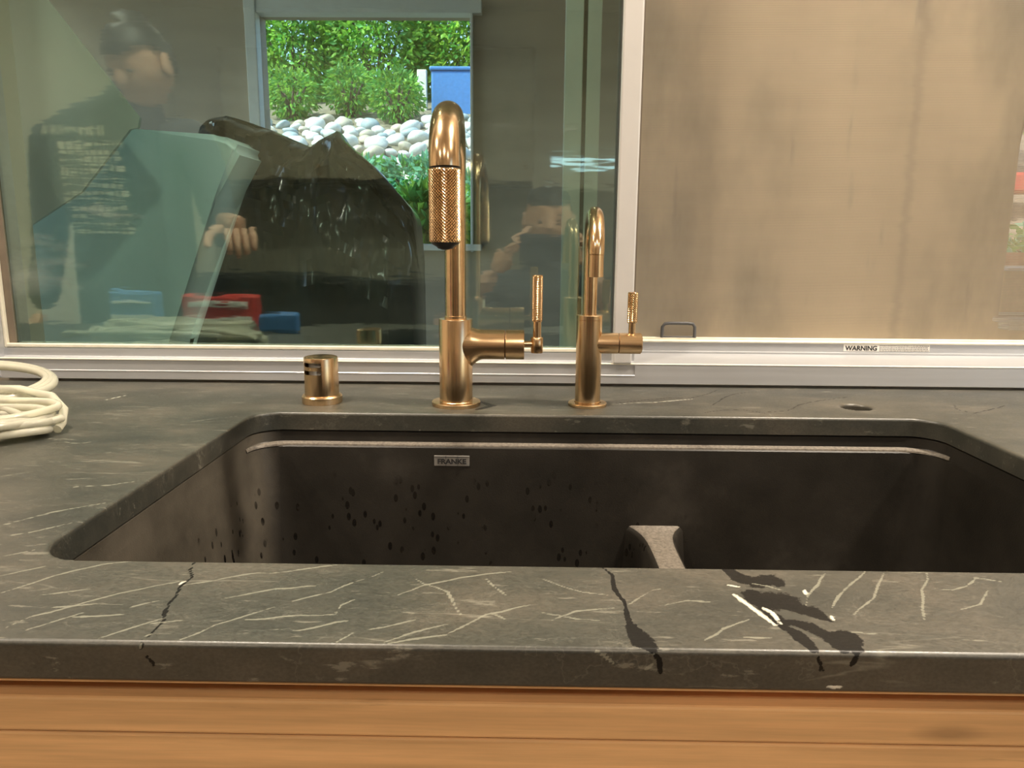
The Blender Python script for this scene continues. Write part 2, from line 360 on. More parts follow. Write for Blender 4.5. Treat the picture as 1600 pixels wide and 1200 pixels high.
wall_with_hole('wall_window', 'Y', 1.09, .10, RX0, RX1, 0, 2.45, [(WX0, WX1, .9235, WZ1)], M_PAINT)
wall_with_hole('wall_left', 'X', RX0 - .1, .1, RY0, 1.19, 0, 2.45, [], M_PAINT)
wall_with_hole('wall_right', 'X', RX1, .1, RY0, 1.19, 0, 2.45, [(-1.7, -.6, .9, 2.0)], M_PAINT)
wall_with_hole('wall_rear', 'Y', RY0 - .1, .1, RX0, RX1, 0, 2.45, [(.16, .70, 1.57, 1.63)], M_PAINT)

# cabinets on the rear wall, only seen mirrored in the glass
t = thing('wall_cabinet', 'taupe wall cabinet on the rear wall, mirrored in the glass', 'cabinet', (-.9, RY0, 1.45))
M_TAUPE = simple('taupe_cabinet_paint', (.30, .26, .19), .6)
box('body', -.8, .95, 0, .33, 0, .72, M_TAUPE, t)
for k in range(3):
    d = box('door', -.79 + k * .583, -.79 + k * .583 + .575, .33, .35, .01, .71, M_TAUPE, t, .003)
    box('knob', -.79 + k * .583 + .52, -.79 + k * .583 + .54, .35, .37, .06, .08, BR, d, .004)
M_TAUPE2 = simple('dark_backsplash', (.27, .24, .18), .5)
t = thing('rear_counter', 'long rear kitchen counter, mirrored in the glass', 'counter', (0, RY0, 0))
box('body', -1.9, 2.2, .02, .58, 0, .88, M_TOPDARK, t); box('worktop', -1.92, 2.22, 0.02, .62, .88, .91, M_TOPDARK, t); box('backsplash', -1.92, 2.22, .0, .018, .91, 1.44, M_TAUPE2, t)

# recessed ceiling lights: the room's own lamps
def ceiling_light(x, y, label, power=13):
    t = thing('recessed_light', label, 'ceiling light', (x, y, 2.45), 'recessed lights in the kitchen ceiling')
    bm = bmesh.new(); lathe(bm, [(.055, -.002), (.085, -.006), (.088, 0), (.060, 0.0)], 32, cap=False); from_bm('trim_ring', bm, M_WHITE, t, True)
    me_, nt, b = mat('warm_lamp'); b.inputs['Base Color'].default_value = (.9, .8, .6, 1); b.inputs['Emission Color'].default_value = (1, .80, .58, 1); b.inputs['Emission Strength'].default_value = 22
    bm = bmesh.new(); lathe(bm, [(.0, -.003), (.055, -.003), (.055, 0)], 32, cap=False); from_bm('lamp_face', bm, me_, t)
    l = bpy.data.lights.new('lamp_beam', 'AREA'); l.shape = 'DISK'; l.size = .11; l.energy = power; l.color = (1, .87, .71); l.spread = math.radians(150)
    lo = bpy.data.objects.new('lamp_beam', l); COL.objects.link(lo); lo.parent = t; lo.location = (0, 0, -.008)
    return t
for x, y, w, p in ((-.60, .66, 'over the left end of the sink', 15), (.85, .72, 'over the right end of the sink', 27), (-1.45, .1, 'in the left corner', 10), (1.35, .1, 'in the right corner', 11),
             (-1.2, -1.4, 'at the rear left', 11), (0.1, -1.2, 'at the middle of the room', 9), (1.4, -1.5, 'at the rear right', 11)):
    ceiling_light(x, y, 'round recessed ceiling light ' + w, p)

# ------------------------------------------------------------------ countertop with the cut-out
HX0, HX1, HY0, HY1, HR = -.3135, .4808, .4448, .8650, .034
CT, CB, CF = .92, .899, .347
def sdf_np(x, y):
    cx, cy = (HX0 + HX1) / 2, (HY0 + HY1) / 2; hx, hy = (HX1 - HX0) / 2 - HR, (HY1 - HY0) / 2 - HR
    qx, qy = np.abs(x - cx) - hx, np.abs(y - cy) - hy
    a = np.hypot(np.maximum(qx, 0), np.maximum(qy, 0)) + np.minimum(np.maximum(qx, qy), 0) - HR
    b = np.hypot(x - .4167, y - .9266) - .0185
    return np.minimum(a, b)
def grad(x, y, e=1e-5):
    gx = (sdf_np(x + e, y) - sdf_np(x - e, y)) / (2 * e); gy = (sdf_np(x, y + e) - sdf_np(x, y - e)) / (2 * e)
    l = np.maximum(np.hypot(gx, gy), 1e-9); return gx / l, gy / l
WHITE_VEINS = [([(-0.313, 0.4201), (-0.2947, 0.4343)], 0.00056), ([(-0.2744, 0.3962), (-0.25, 0.405)], 0.00045), ([(-0.216, 0.3826), (-0.2027, 0.392)], 0.00047), ([(-0.1678, 0.3954), (-0.1428, 0.4082), (-0.118, 0.4131)], 0.00045), ([(0.0142, 0.4257), (0.0361, 0.4095), (0.0506, 0.4059)], 0.00052), ([(-0.0687, 0.3502), (-0.0571, 0.3595), (-0.0382, 0.37)], 0.00046), ([(-0.0205, 0.4247), (-0.0084, 0.4041)], 0.00044), ([(-0.1281, 0.8362), (-0.1185, 0.8462)], 0.00088), ([(-0.2977, 0.3979), (-0.2857, 0.414), (-0.2747, 0.4276), (-0.2594, 0.4392), (-0.242, 0.4446)], 0.00086), ([(-0.2693, 0.3567), (-0.2627, 0.3718), (-0.2486, 0.3831), (-0.2298, 0.3999), (-0.2036, 0.4156)], 0.00081), ([(-0.1987, 0.4107), (-0.1939, 0.4133), (-0.1682, 0.4263), (-0.1426, 0.4317), (-0.1138, 0.4428)], 0.00085), ([(-0.215, 0.3493), (-0.2039, 0.3605), (-0.1903, 0.3725)], 0.00073), ([(-0.1725, 0.3498), (-0.1606, 0.3658), (-0.1457, 0.3781), (-0.1354, 0.3864)], 0.00056), ([(-0.1273, 0.3614), (-0.1145, 0.3611), (-0.098, 0.3703), (-0.0922, 0.3719)], 0.00061), ([(-0.0929, 0.3496), (-0.0856, 0.3606), (-0.0715, 0.3656), (-0.0559, 0.3743)], 0.00061), ([(-0.1291, 0.3927), (-0.1095, 0.4051), (-0.1042, 0.4127), (-0.0839, 0.4335)], 0.00056), ([(-0.1007, 0.373), (-0.1001, 0.389), (-0.0941, 0.396)], 0.0005), ([(-0.2569, 0.357), (-0.2453, 0.3688), (-0.2372, 0.3769)], 0.00055), ([(-0.3664, 0.5018), (-0.3544, 0.5187), (-0.3413, 0.5339), (-0.3183, 0.5502)], 0.00144), ([(-0.3548, 0.4809), (-0.3389, 0.4883), (-0.3262, 0.5019), (-0.3147, 0.5136)], 0.00091), ([(-0.3728, 0.5836), (-0.3392, 0.5915), (-0.3158, 0.6077)], 0.00069), ([(-0.3695, 0.8128), (-0.3437, 0.8326), (-0.3249, 0.8431)], 0.00117), ([(-0.479, 0.7359), (-0.444, 0.7176), (-0.4261, 0.7256)], 0.00082), ([(-0.5454, 0.8698), (-0.5332, 0.8846)], 0.00124), ([(-0.5263, 0.9186), (-0.515, 0.9512)], 0.00166), ([(0.1225, 0.9311), (0.1748, 0.9453), (0.2245, 0.9677)], 0.0018), ([(0.2935, 0.8886), (0.2966, 0.8653)], 0.0009), ([(0.4905, 0.8709), (0.5085, 0.8685)], 0.00075), ([(0.2134, 0.4418), (0.1981, 0.4253), (0.1842, 0.4091), (0.1742, 0.394)], 0.00096), ([(0.2245, 0.4403), (0.2085, 0.4155), (0.1971, 0.4008), (0.1829, 0.3862)], 0.00087), ([(0.2512, 0.4411), (0.2331, 0.4105), (0.2185, 0.3808)], 0.00082), ([(0.1879, 0.4391), (0.166, 0.4085), (0.16, 0.3951)], 0.00067), ([(0.2757, 0.4192), (0.2606, 0.4011), (0.2462, 0.3946)], 0.00065), ([(0.2451, 0.4199), (0.2541, 0.4185), (0.2657, 0.4239), (0.2782, 0.4356), (0.2911, 0.4307)], 0.00069), ([(0.1725, 0.3679), (0.1865, 0.3657)], 0.00053), ([(0.1152, 0.3605), (0.1299, 0.3602)], 0.00043), ([(0.1237, 0.4089), (0.1268, 0.4003), (0.1313, 0.3876), (0.1362, 0.3736)], 0.00247), ([(0.1354, 0.3929), (0.1391, 0.3878), (0.1394, 0.3751)], 0.00247), ([(0.1233, 0.4213), (0.1295, 0.4189)], 0.00152), ([(0.1367, 0.4243), (0.1469, 0.4203), (0.1529, 0.4155)], 0.00133), ([(0.1706, 0.3851), (0.1693, 0.3801)], 0.00208), ([(0.1668, 0.4159), (0.1658, 0.4109)], 0.00223), ([(0.0608, 0.3945), (0.0695, 0.4048), (0.0775, 0.4132), (0.0823, 0.415)], 0.00075), ([(-0.201, 0.4114), (-0.1995, 0.4166)], 0.00152), ([(-0.1921, 0.3524), (-0.1894, 0.3557)], 0.00099), ([(0.0163, 0.375), (0.0308, 0.3861), (0.0524, 0.3905)], 0.00046), ([(0.0817, 0.3951), (0.0955, 0.4009), (0.1077, 0.3989)], 0.00058), ([(0.0943, 0.3573), (0.1154, 0.3744), (0.1237, 0.3795)], 0.00044), ([(-0.0708, 0.4022), (-0.0578, 0.4149), (-0.0285, 0.4289), (-0.0052, 0.4359)], 0.00058), ([(-0.0372, 0.36), (-0.0184, 0.3811), (0.0062, 0.3929)], 0.00045), ([(-0.0628, 0.4234), (-0.0419, 0.4071), (-0.0323, 0.3807)], 0.00045), ([(-0.3319, 0.4476), (-0.3153, 0.4604)], 0.00067), ([(-0.4436, 0.6099), (-0.4227, 0.629)], 0.00067), ([(-0.2585, 0.3818), (-0.2355, 0.3872)], 0.0005), ([(-0.2404, 0.3718), (-0.2142, 0.3756)], 0.00043), ([(-0.1959, 0.3656), (-0.1794, 0.37)], 0.00046), ([(-0.1473, 0.3715), (-0.1214, 0.377), (-0.0991, 0.379)], 0.00043), ([(0.0116, 0.384), (0.0306, 0.3775), (0.0432, 0.376)], 0.0005), ([(-0.0681, 0.3488), (-0.0551, 0.3539), (-0.0359, 0.3594)], 0.0005), ([(-0.0167, 0.3836), (-0.0072, 0.3753)], 0.00043), ([(-0.0531, 0.464), (-0.0486, 0.465)], 0.00043), ([(0.0378, 0.3457), (0.0426, 0.3436), (0.0476, 0.3392)], 0.00085), ([(0.0631, 0.3362), (0.0668, 0.3391)], 0.00142), ([(0.1554, 0.3283), (0.1619, 0.328)], 0.00178), ([(-0.1914, 0.3458), (-0.1917, 0.3434)], 0.00107)]
DARK_VEINS = [([(0.0514, 0.4433), (0.0562, 0.4324), (0.0552, 0.4142), (0.0588, 0.3982), (0.0591, 0.387)], 0.00188), ([(0.0588, 0.3906), (0.0587, 0.3714), (0.0603, 0.3615)], 0.00272), ([(0.0594, 0.3694), (0.062, 0.3551), (0.0666, 0.3479)], 0.00392), ([(0.1297, 0.441), (0.134, 0.4321), (0.1389, 0.4252), (0.1527, 0.43), (0.1538, 0.4239)], 0.00499), ([(0.135, 0.4084), (0.14, 0.4006), (0.1498, 0.4009), (0.1516, 0.3956)], 0.008), ([(0.1508, 0.3933), (0.1602, 0.3899), (0.1633, 0.3842)], 0.00461), ([(0.1625, 0.3856), (0.1678, 0.378)], 0.00241), ([(0.139, 0.3737), (0.1434, 0.3671), (0.1456, 0.3575), (0.1473, 0.3489)], 0.00295), ([(0.1436, 0.3773), (0.1536, 0.3721), (0.1599, 0.3624), (0.1624, 0.3499)], 0.00364), ([(0.164, 0.3644), (0.1699, 0.3626), (0.1686, 0.3519)], 0.00464), ([(0.1371, 0.3892), (0.1393, 0.3799), (0.1429, 0.3752)], 0.00312), ([(-0.2051, 0.4428), (-0.1979, 0.4227), (-0.1988, 0.4082), (-0.196, 0.3899), (-0.1894, 0.3677), (-0.1897, 0.3576), (-0.1909, 0.3499), (-0.1903, 0.3444)], 0.00088), ([(0.1165, 0.9347), (0.1875, 0.9699), (0.2212, 0.9716), (0.2476, 0.9983), (0.2759, 1.0355)], 0.00092), ([(0.2316, 0.9177), (0.2691, 0.9823), (0.2887, 1.0047), (0.3225, 1.0197)], 0.00095), ([(0.2177, 0.885), (0.2445, 0.9003), (0.2691, 0.905), (0.2909, 0.885)], 0.00086), ([(0.2931, 0.892), (0.322, 0.9004), (0.3511, 0.9384), (0.3848, 0.9635), (0.4375, 0.9908)], 0.00089), ([(0.549, 0.948), (0.5368, 0.9177), (0.5435, 0.8969), (0.5787, 0.9197), (0.6206, 0.9515)], 0.00093), ([(-0.0547, 0.8896), (-0.0363, 0.9122), (-0.0518, 0.9342)], 0.00317), ([(0.1262, 0.4428), (0.1362, 0.4357)], 0.00236), ([(0.2114, 0.4473), (0.2178, 0.4438)], 0.0012), ([(0.0678, 0.3447), (0.0699, 0.342), (0.0705, 0.3343)], 0.00214), ([(0.1487, 0.3447), (0.1512, 0.337)], 0.00178), ([(-0.1884, 0.3395), (-0.1849, 0.3343)], 0.00178), ([(0.1677, 0.345), (0.1656, 0.34)], 0.00214), ([(-0.1918, 0.3455), (-0.1917, 0.3434)], 0.00142)]
def vein_field(u, v, L, wmin=.0011):
    f = np.zeros_like(u)
    for pts, w in L:
        w = max(w, wmin) * (.5 if w < .0028 else .72); P = np.array(pts)
        # irregular path
        Q = [P[0]]
        for a, b in zip(P[:-1], P[1:]):
            n = max(1, int(np.hypot(*(b - a)) / .008))
            for k in range(1, n + 1):
                q = a + (b - a) * k / n
                if k < n: q = q + rng.normal(0, .0006, 2)
                Q.append(q)
        Q = np.array(Q); m = (u > Q[:, 0].min() - .02) & (u < Q[:, 0].max() + .02) & (v > Q[:, 1].min() - .02) & (v < Q[:, 1].max() + .02)
        if not m.any(): continue
        uu, vv = u[m], v[m]; best = np.full(uu.shape, 9.); 
        for i, (a, b) in enumerate(zip(Q[:-1], Q[1:])):
            d = b - a; tt = np.clip(((uu - a[0]) * d[0] + (vv - a[1]) * d[1]) / (d @ d + 1e-12), 0, 1)
            s = (i + tt) / (len(Q) - 1); ww = w * (1.0 if w < .0017 else 1.45) * (.45 + 1.1 * np.sin(PI * np.clip(s, .03, .97)) ** .5 * .6)
            best = np.minimum(best, np.hypot(uu - a[0] - d[0] * tt, vv - a[1] - d[1] * tt) / ww)
        g = np.clip(1.25 - .65 * best, 0, 1); f[m] = np.maximum(f[m], g)
    return f
def build_counter():
    fx = np.arange(-.34, .3401, .0015); mx0 = np.arange(-.80, -.34, .003); mx1 = np.arange(.343, .80, .003)
    xs = np.concatenate([np.linspace(-2.05, -.81, 16), mx0, fx, mx1, np.linspace(.81, 2.4, 16)])
    ys = np.concatenate([np.arange(CF + .0016, .455, .0011), np.arange(.456, 1.044, .0025), [1.0475]])
    nx, ny = len(xs), len(ys); X, Y = np.meshgrid(xs, ys); x, y = X.ravel(), Y.ravel(); z = np.full_like(x, CT)
    cx, cy = (X[:-1, :-1] + X[1:, 1:]) / 2, (Y[:-1, :-1] + Y[1:, 1:]) / 2; keep = (sdf_np(cx, cy) > 0)
    ii = np.arange(nx * ny).reshape(ny, nx)
    # row/col of each kept cell
    q = np.stack([ii[:-1, :-1], ii[:-1, 1:], ii[1:, 1:], ii[1:, :-1]], -1)[keep]
    # boundary edges of hole
    from collections import Counter
    ne = {}
    flat = q
    E_ = np.concatenate([np.stack([flat[:, k], flat[:, (k + 1) % 4]], 1) for k in range(4)])
    key = np.sort(E_, 1); kk = key[:, 0].astype(np.int64) * (nx * ny) + key[:, 1]
    uq, inv, cnt = np.unique(kk, return_inverse=True, return_counts=True); bd = E_[cnt[inv] == 1]
    ex, ey = x[bd].mean(1), y[bd].mean(1); onhole = np.abs(sdf_np(ex, ey)) < .006
    hb = bd[onhole]; hv = np.unique(hb)
    for _ in range(3):
        s = sdf_np(x[hv], y[hv]); gx, gy = grad(x[hv], y[hv]); x[hv] -= s * gx; y[hv] -= s * gy
    z[hv] -= .0011
    verts = [np.stack([x, y, z], 1)]; V = nx * ny; faces = [q]; extra_v = []
    U = x.copy(); W = y.copy()
    us, ws = [U], [W]
    # inner cut face: 6 rows down to the underside
    mp = {int(a): i for i, a in enumerate(hv)}; gx, gy = grad(x[hv], y[hv]); prev = hv.copy(); rows = 8
    for r in range(1, rows + 1):
        zz = CT - .0011 - (CT - .0011 - CB) * r / rows
        verts.append(np.stack([x[hv], y[hv], np.full(len(hv), zz)], 1)); d = (CT - zz); us.append(x[hv] - gx * d); ws.append(y[hv] - gy * d)
        new = V + np.arange(len(hv)); V += len(hv); a = np.array([mp[int(k)] for k in hb[:, 0]]); b = np.array([mp[int(k)] for k in hb[:, 1]])
        faces.append(np.stack([prev[b], prev[a], new[a], new[b]], 1)); prev = new
    # front chamfer + face
    f0 = ii[0, :]; prev = f0; fz = [CT - .0016] + list(np.linspace(CT - .0030, CB, 16))
    for zz in fz:
        verts.append(np.stack([xs, np.full(nx, CF), np.full(nx, zz)], 1)); us.append(xs); ws.append(np.full(nx, CF) - (CT - zz))
        new = V + np.arange(nx); V += nx; faces.append(np.stack([prev[1:], prev[:-1], new[:-1], new[1:]], 1)); prev = new
    # underside strip (front overhang) and back edge
    for yy, zz in ((HY0 - .02, CB),):
        verts.append(np.stack([xs, np.full(nx, yy), np.full(nx, zz)], 1)); us.append(xs); ws.append(np.full(nx, .3))
        new = V + np.arange(nx); V += nx; faces.append(np.stack([prev[1:], prev[:-1], new[:-1], new[1:]], 1))
    bk = ii[-1, :]; verts.append(np.stack([xs, np.full(nx, ys[-1]), np.full(nx, CB)], 1)); us.append(xs); ws.append(np.full(nx, ys[-1] + .02))
    new = V + np.arange(nx); V += nx; faces.append(np.stack([bk[:-1], bk[1:], new[1:], new[:-1]], 1))
    P = np.concatenate(verts); F = np.concatenate(faces); U = np.concatenate(us); W = np.concatenate(ws)
    me = bpy.data.meshes.new('countertop'); me.vertices.add(len(P)); me.vertices.foreach_set('co', P.astype(np.float32).ravel())
    me.loops.add(F.size); me.loops.foreach_set('vertex_index', F.astype(np.int32).ravel()); me.polygons.add(len(F))
    me.polygons.foreach_set('loop_start', np.arange(0, F.size, 4, dtype=np.int32)); me.update(calc_edges=True); me.validate()
    at = me.color_attributes.new('vein', 'FLOAT_COLOR', 'POINT')
    wf = vein_field(U, W, WHITE_VEINS); df = vein_field(U, W, DARK_VEINS, .0013); strong = vein_field(U, W, [v for v in WHITE_VEINS if v[1] > .0015])
    c = np.stack([wf, df, strong, np.ones_like(wf)], 1).astype(np.float32); at.data.foreach_set('color', c.ravel())
    return link('countertop', me, M_STONE)
ct = build_counter(); tag(ct, 'dark green-grey soapstone countertop with white veins around the sink cut-out', 'countertop')

# ------------------------------------------------------------------ sink
sink = thing('kitchen_sink', 'black undermount double-bowl kitchen sink below the soapstone', 'sink', (0, 0, .70))
def rrect(x0, x1, y0, y1, r, n=12):
    o = []
    for cx, cy, a0 in ((x1 - r, y1 - r, 0), (x0 + r, y1 - r, 90), (x0 + r, y0 + r, 180), (x1 - r, y0 + r, 270)):
        for k in range(n + 1):
            a = math.radians(a0 + 90 * k / n); o.append((cx + r * math.cos(a), cy + r * math.sin(a)))
    return o
def loft(bm, loops, cap_end=True):
    R = [[bm.verts.new(p) for p in l] for l in loops]
    for a, b in zip(R, R[1:]):
        n = len(a)
        for k in range(n): bm.faces.new((a[k], a[(k + 1) % n], b[(k + 1) % n], b[k]))
    if cap_end: bm.faces.new(R[-1])
    return R
def sl(ins, z, r, back=None, bot=None):
    b = ins if back is None else back
    return [(x, y, z - .70) for x, y in rrect(HX0 + ins, HX1 - ins, HY0 + ins, HY1 - b, r)]
bm = bmesh.new()
loft(bm, [sl(-.024, .8975, .05), sl(-.0022, .8975, .036), sl(-.0012, .8967, .035), sl(-.0010, .895, .035), sl(-.0006, .886, .035), sl(-.0005, .8855, .035),
          sl(-.0003, .882, .035, .006), sl(.0, .8805, .035, .008), sl(.0002, .8790, .035, .0082), sl(.0110, .730, .0445, .0155), sl(.0116, .722, .045, .016), sl(.020, .700, .05, .024), sl(.045, .690, .06, .05)])
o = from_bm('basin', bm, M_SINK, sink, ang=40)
# back ledge in a paler colour than the basin
bm = bmesh.new(); 
def arcledge(z0, z1):
    pts = []
    for k in range(9):
        a = math.radians(180 - 90 * k / 8); pts.append((HX0 + .040 + .034 * math.cos(a) - .0, HY1 - .040 + .034 * math.sin(a)))
    for k in range(9):
        a = math.radians(90 - 90 * k / 8); pts.append((HX1 - .040 + .034 * math.cos(a), HY1 - .040 + .034 * math.sin(a)))
    return pts
L = arcledge(0, 0); up_ = []; lo_ = []; bk_ = []; bl_ = []
for i, (x, y) in enumerate(L):
    e = min(1, min(i, len(L) - 1 - i) / 5); cx, cy = (HX0 + HX1) / 2, .60
    d = Vector((0, 1)) if 8 <= i <= 9 else Vector((-(1 if i < 8 else -1) * math.cos(math.radians(min(i, 17 - i) * 11.25)), math.sin(math.radians(min(i, 17 - i) * 11.25))))
    w = .0050 * e + .0008
    up_.append(bm.verts.new((x + d.x * .006, y + d.y * .006, .8855 - .70))); lo_.append(bm.verts.new((x + d.x * (.006 - w), y + d.y * (.006 - w), .8835 - .70))); bk_.append(bm.verts.new((x + d.x * (.0055 - w), y + d.y * (.0055 - w), .8815 - .70)))
    bl_.append(bm.verts.new((x + d.x * .006, y + d.y * .006, .8800 - .70)))
for i in range(len(L) - 1):
    for A, Bb in ((up_, lo_), (lo_, bk_), (bk_, bl_), (bl_, up_)): bm.faces.new((A[i], A[i + 1], Bb[i + 1], Bb[i]))
from_bm('accessory_ledge', bm, M_SINKTOP, sink, ang=50)
# low divider, top in a paler colour, flares where it meets the walls
bm = bmesh.new(); N = 40; secs = []
for k in range(N + 1):
    s = k / N; y = HY1 - .012 - (HY1 - HY0 - .022) * s
    fl = math.exp(-s * 26) * .017 + math.exp(-(1 - s) * 26) * .017
    cx = .1585 + .0015 * s; hw = .0155 + fl; zt = .7855 + math.exp(-s * 30) * .004 + math.exp(-(1 - s) * 30) * .004
    pr = [(-hw - .016, .688), (-hw - .007, .74), (-hw - .002, zt - .006), (-hw + .002, zt - .0012), (-hw + .005, zt), (hw - .005, zt), (hw - .002, zt - .0012), (hw + .002, zt - .006), (hw + .007, .74), (hw + .016, .688)]
    secs.append([bm.verts.new((cx + a, y, z - .70)) for a, z in pr])
for a, b in zip(secs, secs[1:]):
    for k in range(9):
        f = bm.faces.new((a[k], a[k + 1], b[k + 1], b[k])); f.material_index = 1 if 3 <= k <= 5 else 0
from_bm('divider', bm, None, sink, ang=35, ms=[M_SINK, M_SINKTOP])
pl = box('logo_plate', -.0208, .0208, -.0006, .0006, -.0062, .0062, M_PLATE, sink, .0004); pl.location = (-.0822, .8562, .8655 - .70); pl.rotation_euler = (math.radians(-2.5), 0, 0)
bm = bmesh.new()
for x in (-.0069, .0069): bx(bm, (x, -.0008, 0), (.00035, .0004, .0122))
bx(bm, (0, -.0008, .0047), (.041, .0004, .0004)); from_bm('groove', bm, M_INK, pl)
text_obj('lettering', 'FRANKE', .0083, (0, -.0011, -.0034), (PI / 2, 0, 0), M_INK, pl, sx=1.12, bold=.00028, align='CENTER')
# two drains out of sight deep in the bowls
for dx in (-.10, .32):
    bm = bmesh.new(); lathe(bm, [(.0, .0), (.03, .0), (.044, .003), (.046, 0)], 32, cap=False)
    d = from_bm('drain', bm, BR, sink, True); d.location = (dx, .65, -.009)

# ------------------------------------------------------------------ brass fittings
def knurled(bm, r, z0, z1, n, rows, d, c=(0, 0, 0)):
    """diamond-cut grip round the Z axis"""
    R = []
    for j in range(rows + 1):
        z = z0 + (z1 - z0) * j / rows; ring = []
        for k in range(2 * n):
            hi = (k + j) % 2 == 0
            rr = r + (d if hi else -d) if 0 < j < rows else r - d
            a = PI * k / n; ring.append(bm.verts.new((c[0] + rr * math.cos(a), c[1] + rr * math.sin(a), c[2] + z)))
        R.append(ring)
    for j in range(rows):
        for k in range(2 * n):
            a, b, cc, dd = R[j][k], R[j][(k + 1) % (2 * n)], R[j + 1][(k + 1) % (2 * n)], R[j + 1][k]
            if (k + j) % 2 == 0: bm.faces.new((a, b, cc)); bm.faces.new((a, cc, dd))
            else: bm.faces.new((a, b, dd)); bm.faces.new((b, cc, dd))
    bm.faces.new(R[0]); bm.faces.new(R[-1])

def arc_pts(zt0, z_c, rad, drop, n=40, tilt=0.0, start=.100, vr=None):
    """pipe path in the local Y/Z plane: up at y=0, over, and down at y=-2*rad"""
    P = [(0, 0, start + (z_c - start) * k / 8) for k in range(8)]
    for k in range(n + 1):
        a = PI * k / n; P.append((tilt * k / n, -rad + rad * math.cos(a), z_c + (vr or rad) * math.sin(a)))
    for k in range(1, 6): P.append((tilt, -2 * rad, z_c - drop * k / 5))
    return P

# main faucet
kf = thing('kitchen_faucet', 'tall brushed brass pull-down kitchen faucet behind the sink, left of the smaller one', 'faucet', (-.0820, .9175, CT))
bm = bmesh.new(); lathe(bm, [(.0, 0), (.0300, 0), (.0302, .0006), (.0302, .0042), (.0296, .0050), (.0212, .0052), (.0206, .0058)], 64, cap=False); from_bm('base_flange', bm, BR_Z, kf, ang=35)
bm = bmesh.new(); lathe(bm, [(.0204, .005), (.0204, .1060), (.0200, .1068), (.0132, .1070)], 64, cap=False); from_bm('body', bm, BR_Z, kf, ang=35)
bm = bmesh.new(); lathe(bm, [(.0131, .1068), (.0134, .1072), (.0134, .1105), (.0128, .1110), (.0120, .1112)], 48, cap=False); from_bm('neck_collar', bm, BR_Z, kf, ang=35)
PR = .0775; ZC = .2705
P = arc_pts(0, ZC, PR, .001, tilt=.004, start=.111, vr=.0585); n_ = len(P); P = P[:-5]
rads = []
for i, p in enumerate(P):
    s = max(0, (i - 8) / (len(P) - 9)); rads.append(.01265 + (.0155 - .01265) * min(1, s * 1.6))
bm = bmesh.new(); tube(bm, P, rads, 48); from_bm('spout', bm, BR, kf, ang=50)
hx, hy = P[-1][0], P[-1][1]
bm = bmesh.new(); lathe(bm, [(.0155, ZC), (.0155, ZC - .0002), (.0150, ZC - .0004), (.0150, ZC - .0012)], 48, c=(hx, hy, 0), cap=False); from_bm('shadow_joint', bm, M_DARKGAP, kf, True)
bm = bmesh.new(); knurled(bm, .01535, .1985, ZC - .0012, 30, 46, .00055, (hx, hy, 0)); from_bm('knurled_grip', bm, BR_K, kf)
bm = bmesh.new(); lathe(bm, [(.0146, .1986), (.0130, .1965), (.0085, .1940), (.0075, .1925), (.0030, .1912), (0, .1910)], 32, c=(hx, hy, 0), cap=False); from_bm('spray_nozzle', bm, M_RUBBER, kf, True)
def barrel(t, r, x_in, x_gap, x_end, z, rb, flare):
    pr = []
    for k in range(14): pr.append((r, .0085 + .031 * k / 13))
    pr += [(r, x_gap - .0004), (r - .0005, x_gap), (r - .0016, x_gap + .0001)]
    bm = bmesh.new(); lathe(bm, pr, 56, 'X', (0, 0, 0), cap=False)
    for v in bm.verts:      # cast fillet where the barrel grows out of the body
        s = max(0, 1 - max(0, v.co.x - .0195) / .017)
        if s > 0: v.co.z *= 1 + (.55 if v.co.z < 0 else .16) * s ** 2.4
    from_bm('valve_barrel', bm, BR_X, t, ang=40).location = (0, 0, z)
    bm = bmesh.new(); lathe(bm, [(r - .0017, x_gap - .001), (r - .0017, x_gap + .002)], 40, 'X', (0, 0, 0), cap=False); from_bm('barrel_joint', bm, M_DARKGAP, t, True).location = (0, 0, z)
    bm = bmesh.new(); lathe(bm, [(r - .0016, x_gap + .0011), (r - .0004, x_gap + .0012), (r, x_gap + .0016), (r, x_end - .0006), (r - .0006, x_end), (0, x_end)], 56, 'X', (0, 0, 0), cap=False); from_bm('handle_hub', bm, BR_X, t, ang=40).location = (0, 0, z)
barrel(kf, .0181, .0040, .0600, .0838, .0757, .0204, .020)
lv = None
bm = bmesh.new(); lathe(bm, [(.0044, .083), (.0044, .096)], 24, 'X', (0, 0, .0765)); from_bm('lever_pin', bm, BR_X, kf, ang=40)
lx = .0993
bm = bmesh.new(); lathe(bm, [(0, .0660), (.0072, .0660), (.0075, .0664), (.0075, .0846), (.0070, .0852), (.0050, .0854)], 32, cap=False); lev = from_bm('lever', bm, BR_Z, kf, ang=40); lev.location = (lx, 0, 0)
bm = bmesh.new(); lathe(bm, [(.0050, .0852), (.0050, .1040)], 24); from_bm('stem', bm, BR_Z, lev, ang=40)
bm = bmesh.new(); knurled(bm, .0060, .1040, .1605, 16, 40, .00035, (0, 0, 0)); from_bm('grip', bm, BR_K, lev)

